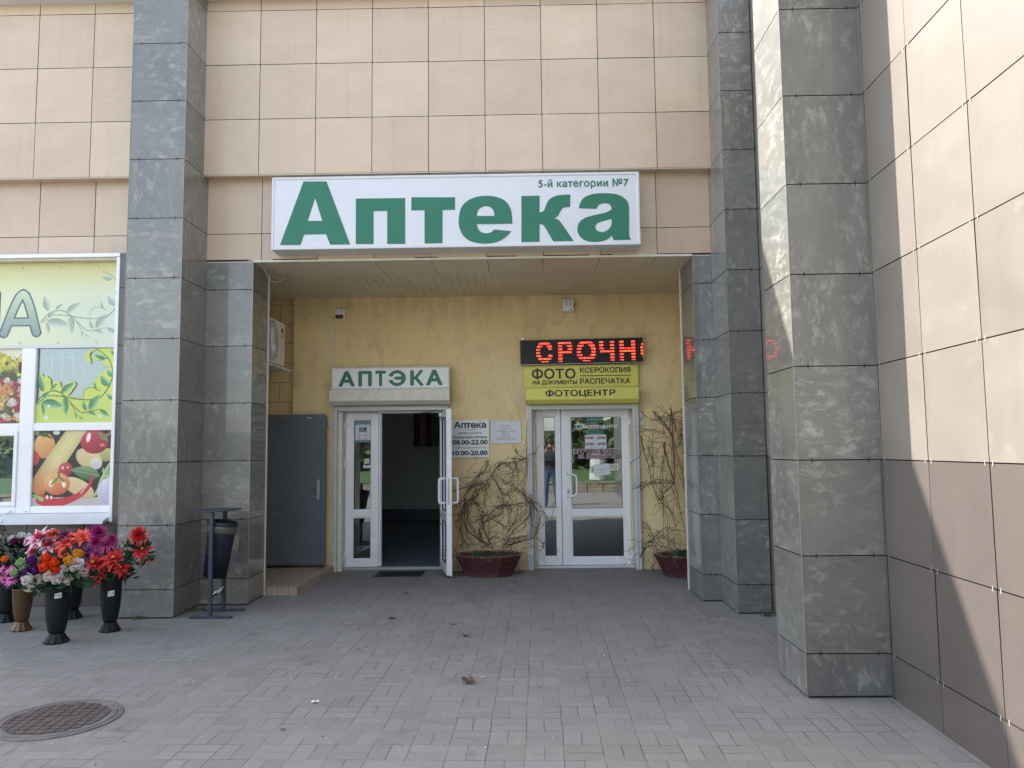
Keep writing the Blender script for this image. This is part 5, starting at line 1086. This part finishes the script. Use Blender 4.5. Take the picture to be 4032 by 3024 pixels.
for k in range(150):
    x, y = rnd.uniform(-3.2, 2.0), rnd.uniform(3.9, 9.8); s_ = rnd.uniform(.0025, .006)
    if x < -2.4 and y > 7.2: continue
    mb.mesh([(x-s_, y, .001), (x, y-s_, .001), (x+s_, y, .001), (x, y+s_*.8, .001), (x, y, .001+s_)], [(0, 1, 4), (1, 2, 4), (2, 3, 4), (3, 0, 4)], 'litter' if rnd.random() < .45 else 'rubber')
tag(mb.build('paving_grit'), kind='stuff')

# ---- flower vases and bouquets
PAL = [((.50, .012, .018), (.62, .03, .03)), ((.30, .015, .12), (.42, .03, .2)), ((.50, .04, .25), (.72, .16, .45)), ((.80, .28, .38), (.84, .82, .76)), ((.85, .42, .03), (.82, .07, .012)), ((.85, .52, .03), (.88, .50, .04)),
       ((.55, .04, .35), (.10, .015, .18)), ((.62, .04, .12), (.84, .72, .78)), ((.85, .14, .10), (.86, .085, .05)), ((.08, .01, .05), (.22, .02, .09)), ((.55, .25, .42), (.52, .30, .45)), ((.78, .25, .5), (.62, .07, .38)),
       ((.30, .5, .15), (.50, .68, .34)), ((.85, .32, .04), (.85, .22, .02)), ((.8, .8, .8), (.84, .84, .86)), ((.015, .03, .018), (.03, .06, .03))]
def petal(mb, O, A, Bn, Nr, L, W, bend, cup, c0, c1, point=.5, n=4):
    """one petal: along A from O, width along Bn, bending towards Nr"""
    rows = []
    for i in range(n+1):
        t = i/n; wv = W*(math.sin(math.pi*(.12+.88*t)**.8)*(1-point*t*t)+.12*(1-t)); ang = bend*t
        p = O+A*(L*t*math.cos(ang*.6))+Nr*(L*t*math.sin(ang*.6)*1.0)
        rows.append([p-Bn*wv*.5+Nr*(cup*wv), p, p+Bn*wv*.5+Nr*(cup*wv)])
    for i in range(n):
        k = (i+.5)/n; c = tuple(a*(1-k)+b*k for a, b in zip(c0, c1)); c = tuple(q*rnd.uniform(.9, 1.08) for q in c)
        for j in (0, 1): mb.face([rows[i][j], rows[i][j+1], rows[i+1][j+1], rows[i+1][j]], 'petal', None, .5, c)
def flower(name, kind, c, ctr, nrm, r, par):
    mb = MB(); c0, c1 = PAL[c]; N_ = nrm.normalized(); U = N_.cross(Vector((.2, .1, 1))).normalized(); V = N_.cross(U)
    def ringf(n, L, W, elev, bend, cup, point, off=0, z=0, ca=c0, cb=c1):
        for k in range(n):
            a = 2*math.pi*(k+off)/n+rnd.uniform(-.12, .12); e = elev+rnd.uniform(-.1, .1); rad = U*math.cos(a)+V*math.sin(a); B = (-U*math.sin(a)+V*math.cos(a))
            A = (rad*math.cos(e)+N_*math.sin(e)); Nr = (N_*math.cos(e)-rad*math.sin(e)); petal(mb, ctr+N_*z+rad*.04*r, A, B, Nr, L*rnd.uniform(.88, 1.08), W, bend, cup, ca, cb, point)
    if kind == 'star':
        ringf(7, r*1.05, r*.52, .12, -.25, .16, .75); ringf(6, r*.85, r*.45, .5, -.2, .2, .75, .5, .02*r); ringf(5, r*.5, r*.3, .9, 0, .2, .6, .2, .04*r, c0, c0)
        yc = (.8, .5, .06) if c == 0 else PAL[c][0]
        for k in range(7): a = k*.9; ringf(1, r*.28, r*.12, 1.2, 0, .1, .3, k*.14, .1*r, yc, yc)
    elif kind == 'mum':
        for lv in range(7): e = -.5+lv*.32; ringf(15 if lv < 5 else 9, r*(.95-.05*lv), r*.16, e, .25, .25, .3, lv*.37, .04*r*lv)
    elif kind == 'daisy':
        ringf(16, r*1.0, r*.17, .1, -.1, .2, .55); ringf(10, r*.75, r*.14, .35, 0, .2, .5, .4, .03*r); ringf(6, r*.25, r*.12, 1.2, 0, .1, .3, 0, .05*r, (.8, .45, .4), (.8, .45, .4))
    else:
        outer = c1; ringf(5, r*1.15, r*1.15, .55, .9, .22, .25, 0, -.35*r, outer, outer); ringf(5, r*1.1, r*1.0, .95, .5, .25, .2, .5, -.35*r, outer, outer)
        ringf(4, r*1.0, r*.8, 1.2, .3, .28, .2, .2, -.3*r, c0 if c in (4, 5, 6) else outer, outer); ringf(4, r*.9, r*.55, 1.4, .25, .35, .15, .6, -.22*r, c0, c0); ringf(3, r*.8, r*.34, 1.5, .2, .4, .1, .1, -.15*r, c0, c0)
    return mb.build(name, par)
PET = {'star': 'flower', 'mum': 'flower', 'daisy': 'flower', 'rose': 'flower'}
def leaves(mb, ctr, R_, n, size, m, zs=.5, up=.0):
    for k in range(n):
        a, e = rnd.uniform(0, 6.28), rnd.uniform(-.6, 1.2); d = Vector((math.cos(a)*math.cos(e), math.sin(a)*math.cos(e)*.8, math.sin(e)*zs+up)); p = ctr+d*R_*rnd.uniform(.35, 1.0); l = size*rnd.uniform(.6, 1.2)
        A = (d+Vector((rnd.gauss(0, .4), rnd.gauss(0, .4), rnd.gauss(0, .4)))).normalized(); B = A.cross(Vector((rnd.gauss(0, 1), rnd.gauss(0, 1), 1))).normalized()*l*.24; Nn = A.cross(B).normalized()*l*.12
        q = p+A*l; m1, m2 = p+A*l*.35, p+A*l*.7
        mb.mesh([p, m1-B+Nn, m2-B*.8+Nn, q, m2+B*.8+Nn, m1+B+Nn, m1, m2], [(0, 1, 6), (1, 2, 7, 6), (2, 3, 7), (0, 6, 5), (6, 7, 4, 5), (7, 3, 4)], m)
def vase(label, x, y, h, rt_, m, tagtxt=None, group='flower vases standing by the shop window'):
    t = thing('flower_vase', label, 'vase', (x, y, 0), group); mb = MB(); k = rt_
    mb.lathe([(k*.62, .085), (k*.70, .11), (k*.86, .2), (k*.95, h*.7), (k, h-.01), (k*1.04, h), (k*.97, h), (k*.93, h*.75), (k*.5, .12)], m, 32, (x, y, 0)); mb.build('body', t, smooth=True)
    mb = MB(); mb.lathe([(k*.92, .001, .05), (k*.95, .012, .06), (k*.9, .02, .05), (k*.72, .05, .035), (k*.55, .078, .02), (k*.6, .088, 0)], m, 60, (x, y, 0), wn=10); mb.build('foot', t)
    if tagtxt:
        d = Vector((-x, -y, 0)).normalized(); s_ = Vector((-d.y, d.x, 0)); s_ = s_ if s_.x > 0 else -s_; O_ = Vector((x, y, 0))+d*(k*.985+.006); w_, z0, z1 = .026, h-.125, h-.08
        if tagtxt == '7.50': z0, z1 = h-.085, h-.045
        mb = MB(); P = lambda u, z, o_=0: O_+s_*u+d*o_+Vector((0, 0, z+u*.12)); mb.face([P(-w_, z0), P(w_*.9, z0-.003), P(w_, z1), P(-w_*.95, z1-.002)], 'print_paper'); tg = mb.build('price_tag', t)
        mb = MB(); text(mb, tagtxt, -w_*.8, w_*.8, z0+.008, z1-.008, lambda u, z: P(u, z, .0015), 'black', 20, .0); mb.build('price', tg)
    return t
BQ = {'v1': ('bouquet of white roses with pink hearts, orange and yellow roses in the front black vase', -3.876, 6.44, .42, 'foliage'),
      'v2': ('bouquet of red poinsettias and magenta chrysanthemums in the black vase nearest the pillar', -3.642, 6.83, .42, 'foliage'),
      'v3': ('bouquet of large white and coral flowers behind the front white roses', -4.29, 7.36, .44, 'foliage'),
      'br': ('bouquet of magenta daisies and pale green roses in the bronze vase', -4.456, 6.88, .36, 'foliage'),
      'far': ('bouquet of small white and dark red tulips at the back left by the window', -4.84, 7.24, .44, 'foliage_dark')}
vase('black vase with the 7.50 price tag at the very front', -3.876, 6.44, .46, .098, 'vase_black', '7.50')
vase('black vase with the 11.0 price tag closest to the tiled pillar', -3.642, 6.83, .44, .088, 'vase_black', '11.0')
vase('bronze coloured vase left of the front black vase', -4.456, 6.88, .37, .083, 'bronze')
vase('black vase hidden behind the front vase', -4.29, 7.36, .46, .09, 'vase_black')
vase('dark vase at the far left edge behind the bronze one', -4.84, 7.24, .44, .09, 'vase_black')
for key, (label, bx, by, bh, fm) in BQ.items():
    t = thing('bouquet', label, 'artificial flowers', (bx, by, bh), 'bouquets of artificial flowers'); mb = MB(); base = Vector((bx, by, bh)); cs = []
    for x, z, r_, kind, c in FLOWERS[key]:
        y0 = {'v1': 6.40, 'v2': 6.80, 'v3': 7.15, 'br': 6.85, 'far': 7.3}[key]; dx = x-bx; dz = z-(bh+.12)
        y = y0-.06+.5*abs(dx)*.3+rnd.uniform(-.03, .05); k = y/y0; ctr = Vector((x*k, y, 1.55+(z-1.55)*k)); cs.append(ctr)
        nrm = Vector((dx*1.2, -.55, max(.0, dz)*1.4+.35)); 
        if kind != 'leafy':
            flower(PET[kind], kind, c, ctr, nrm, r_*(1.5 if kind != 'rose' else 1.75), t); e = ctr-nrm.normalized()*r_*.3
            mb.tube([base+Vector((rnd.uniform(-.04, .04), rnd.uniform(-.03, .03), -.05)), (base+e)/2+Vector((0, 0, .03)), e], .003, fm, 5)
    for cc in cs: leaves(mb, cc+Vector((0, .07, -.05)), .05, 5, .06, fm)
    leaves(mb, base+Vector((0, .03, .04)), .13, 60, .08, fm, .6); leaves(mb, base+Vector((0, .09, .16)), .17, 70, .07, fm, .9)
    if key == 'v2':
        leaves(mb, Vector((-3.70, 6.72, .47)), .09, 22, .09, fm); leaves(mb, Vector((-3.38, 6.80, .66)), .10, 30, .10, fm, .8); leaves(mb, Vector((-3.55, 6.75, .50)), .1, 22, .09, fm)
        mb.tube([base, Vector((-3.42, 6.80, .6)), Vector((-3.35, 6.79, .78)), Vector((-3.34, 6.80, .9))], .004, fm, 5)
    if key == 'v1': leaves(mb, Vector((-3.70, 6.36, .50)), .08, 24, .085, fm); leaves(mb, Vector((-3.98, 6.36, .47)), .1, 28, .06, fm)
    if key == 'br': leaves(mb, base+Vector((0, .0, .10)), .17, 60, .07, fm)
    mb.build('foliage', t)
t = thing('fir_bundle', 'dark green artificial fir bundle at the left edge under the window', 'artificial greenery', (-4.98, 7.2, .4)); mb = MB()
for k in range(900):
    a, e = rnd.uniform(0, 6.28), rnd.uniform(-1.3, 1.4); rr = rnd.uniform(.03, 1)**.6; p = Vector((-4.99+.19*rr*math.cos(a)*math.cos(e), 7.18+.15*rr*math.sin(a)*math.cos(e), .66+.33*rr*math.sin(e))); d = Vector((rnd.gauss(0, 1), rnd.gauss(0, 1), rnd.gauss(.3, 1))).normalized()*.035; s_ = d.cross(Vector((0, 1, .3))).normalized()*.004
    mb.face([p-s_, p+s_, p+d+s_*.4, p+d-s_*.4], 'foliage_dark')
mb.tube([(-4.98, 7.2, .0), (-4.98, 7.2, .5)], .03, 'foliage_dark', 8); mb.build('branches', t)

# ================================================================== WHAT THE GLASS REFLECTS: the street side behind the viewer
mb = MB(); x = -30.0
while x < 30:
    l = rnd.uniform(.4, .7)
    for z0, z1 in ((0, .15), (.155, .30)): mb.bbox(x+rnd.uniform(0, .02), x+l-.02, -7.1, -6.85+rnd.uniform(-.01, .01), z0, z1, 'stone', .012)
    x += l
mb.box(-30, 30, -7.13, -6.83, .302, .35, 'stone'); tag(mb.build('stone_kerb_wall', loc=(0, -7, 0)), 'low rough stone kerb wall along the lawn behind the viewer', 'wall')
mb = MB(); mb.box(-30, 30, -26, -7.14, .0, .31, 'grass'); tag(mb.build('lawn'), kind='structure')
def tree(x, y, h, r, label, seed):
    rr = random.Random(seed); t = thing('tree', label, 'tree', (x, y, .3), 'trees on the lawn across the plaza'); mb = MB(); z0 = .3
    P = [(x, y, z0), (x+.05, y, z0+.9), (x-.04, y+.05, z0+h*.35), (x+.1, y, z0+h*.6), (x, y, z0+h)]
    mb.tube(catmull(P, 4), [r*(1.25-1.1*i/17) for i in range(17)], 'bark', 10); tips = []
    for k in range(14):
        a, zz = rr.uniform(0, 6.28), z0+h*rr.uniform(.3, .95); L = h*rr.uniform(.22, .42); q = Vector((x+L*math.cos(a), y+L*math.sin(a), zz+L*.6)); mb.tube([(x, y, zz), (Vector((x, y, zz))+q)/2+Vector((0, 0, -.1)), q], [r*.35, r*.2, r*.07], 'bark', 6); tips.append(q)
        for j in range(3): q2 = q+Vector((rr.gauss(0, .7), rr.gauss(0, .7), rr.uniform(.1, .9))); mb.tube([(Vector((x, y, zz))+q)/2, q2], [r*.12, r*.04], 'bark', 5); tips.append(q2)
    mb.build('trunk', t); MB().tube([(x, y, z0), (x+.03, y, z0+.55), (x+.045, y, z0+.8)], [r*1.29, r*1.24, r*1.22], 'whitewash', 12).build('whitewash_band', t)
    mb = MB()
    for q in tips:
        for k in range(38):
            p = q+Vector((rr.gauss(0, .42), rr.gauss(0, .42), rr.gauss(0, .38))); a = Vector((rr.gauss(0, 1), rr.gauss(0, 1), rr.gauss(0, 1))).normalized()*.07; b = a.cross(Vector((.3, .2, 1))).normalized()*.045; mb.face([p-a, p+b, p+a, p-b], 'crown')
    mb.build('crown', t)
tree(1.55, -10, 8.5, .26, 'thick trunked tree with whitewashed base nearest the kerb wall', 1); tree(2.75, -12.5, 9, .24, 'whitewashed tree just behind the nearest one', 2)
tree(-7.5, -15, 9, .25, 'whitewashed tree on the left part of the lawn', 3)
mb = MB()  # leafy bank added beyond the lawn to darken what the door glass mirrors
for k in range(5200):
    x = rnd.uniform(-30, 30); hh = 2.6+.8*math.sin(x*.5)+.5*math.sin(x*1.7); z = .3+rnd.uniform(0, 1)**.8*hh; p = Vector((x, rnd.uniform(-27.5, -24), z)); a = Vector((rnd.gauss(0, 1), rnd.gauss(0, 1), rnd.gauss(0, 1))).normalized()*.34; b = a.cross(Vector((.3, .2, 1))).normalized()*.26; mb.face([p-a, p+b, p+a, p-b], 'crown')
mb.box(-30, 30, -27, -26, .3, 2.6, 'crown'); tag(mb.build('added_hedge', loc=(0, -25.5, .3)), 'long dark bank of leaves added behind the trees to darken the glass reflections', 'added_hedge')

# ---- the photographer, seen in the narrow glass of the photo shop door
def skinned(name, joints, edges, radii, par, sub=2, paint=None):
    me = bpy.data.meshes.new(name); me.from_pydata(joints, edges, []); o = bpy.data.objects.new(name, me); COL.objects.link(o)
    md = o.modifiers.new('skin', 'SKIN'); sv = me.skin_vertices[0].data if me.skin_vertices else None
    if sv is None:
        bm_ = __import__('bmesh').new(); bm_.from_mesh(me); bm_.verts.layers.skin.verify(); bm_.to_mesh(me); bm_.free(); sv = me.skin_vertices[0].data
    for i, r_ in enumerate(radii): sv[i].radius = r_ if isinstance(r_, tuple) else (r_, r_)
    sv[0].use_root = True; ss = o.modifiers.new('sub', 'SUBSURF'); ss.levels = ss.render_levels = sub; bpy.context.view_layer.update()
    m2 = bpy.data.meshes.new_from_object(o.evaluated_get(bpy.context.evaluated_depsgraph_get())); o.modifiers.clear(); o.data = m2; bpy.data.meshes.remove(me)
    mats = paint[0]; [m2.materials.append(M[k]) for k in mats]
    for p in m2.polygons: p.material_index = paint[1](p.center)
    m2.shade_smooth(); o.parent = par
    if par and par.type == 'EMPTY': o.location = -par.location
    return o
px, py = .02, -.42
t = thing('person', 'person in a dark jacket and blue jeans holding up a phone to take the picture', 'person', (px, py, 0))
J = [(px, py, .95), (px, py, 1.1), (px, py, 1.28), (px, py, 1.42), (px, py+.01, 1.50), (px, py+.02, 1.58), (px, py+.03, 1.68),
     (px-.17, py, 1.40), (px+.17, py, 1.40), (px-.27, py+.12, 1.24), (px+.27, py+.12, 1.24), (px-.12, py+.34, 1.47), (px+.12, py+.34, 1.47), (px-.085, py+.385, 1.53), (px+.085, py+.385, 1.53),
     (px-.1, py, .90), (px+.1, py, .90), (px-.12, py+.02, .50), (px+.12, py+.02, .50), (px-.13, py-.03, .09), (px+.13, py-.03, .09), (px-.15, py+.15, .04), (px+.15, py+.15, .04)]
E_ = [(0, 1), (1, 2), (2, 3), (3, 4), (4, 5), (5, 6), (3, 7), (3, 8), (7, 9), (8, 10), (9, 11), (10, 12), (11, 13), (12, 14), (0, 15), (0, 16), (15, 17), (16, 18), (17, 19), (18, 20), (19, 21), (20, 22)]
RD = [(.15, .11), (.15, .11), (.17, .115), (.12, .1), .055, .075, .085, .07, .07, .05, .05, .034, .034, .03, .03, .09, .09, .06, .06, .045, .045, .04, .04]
def pnt(c):
    if c.z < .06 : return 3
    if c.z < .96: return 2
    if c.z > 1.5 and abs(c.x-px) < .13 and c.y < py+.25: return 0
    if c.y > py+.31: return 0
    return 1
skinned('body', J, E_, RD, t, 2, (['skin', 'cloth_dark', 'jeans', 'rubber'], pnt))
for s_ in (-1, 1):
    for k in range(5):
        hx, hy, hz = px+s_*.085, py+.385, 1.53; zz = 1.585-.017*k if k < 4 else 1.515
        if k < 4: Jf = [(hx, hy, 1.535), (hx+s_*.012, hy+.004, zz), (hx+s_*.006, hy-.0+.012, zz+.004), (hx-s_*.022, hy+.010, zz+.004)]
        else: Jf = [(hx, hy, 1.53), (hx-s_*.01, hy-.02, zz), (hx-s_*.035, hy-.02, 1.525)]
        skinned('finger', Jf, [(i, i+1) for i in range(len(Jf)-1)], [.010, .009, .0085, .0075][:len(Jf)], t, 1, (['skin'], lambda c: 0))
mb = MB(); mb.lathe([(.02, .115), (.06, .10), (.088, .05), (.094, 0), (.085, -.05), (.07, -.07)], 'cloth_hair', 20, (px, py+.005, 1.70), flat=1.1); mb.build('hair', t, smooth=True)
mb = MB()
for s_ in (-1, 1): mb.lathe([(.008, 0), (.006, .006)], 'black', 10, T=Matrix.Translation((px+s_*.032, py+.118, 1.665)) @ Matrix.Rotation(R(-90), 4, 'X'))
mb.tube([(px, py+.11, 1.66), (px, py+.14, 1.635), (px, py+.115, 1.625)], [.008, .013, .008], 'skin', 6); mb.build('face_features', t)
t = thing('phone', 'black phone held up by the person taking the picture', 'phone', (0, -.025, 1.515)); MB().bbox(-.078, .078, -.034, -.026, 1.508, 1.584, 'lamp_black', .004).build('body', t); MB().lathe([(.007, 0), (.007, .003)], 'steel', 12, T=Matrix.Translation((0, -.026, 1.55)) @ Matrix.Rotation(R(-90), 4, 'X')).build('lens', t)
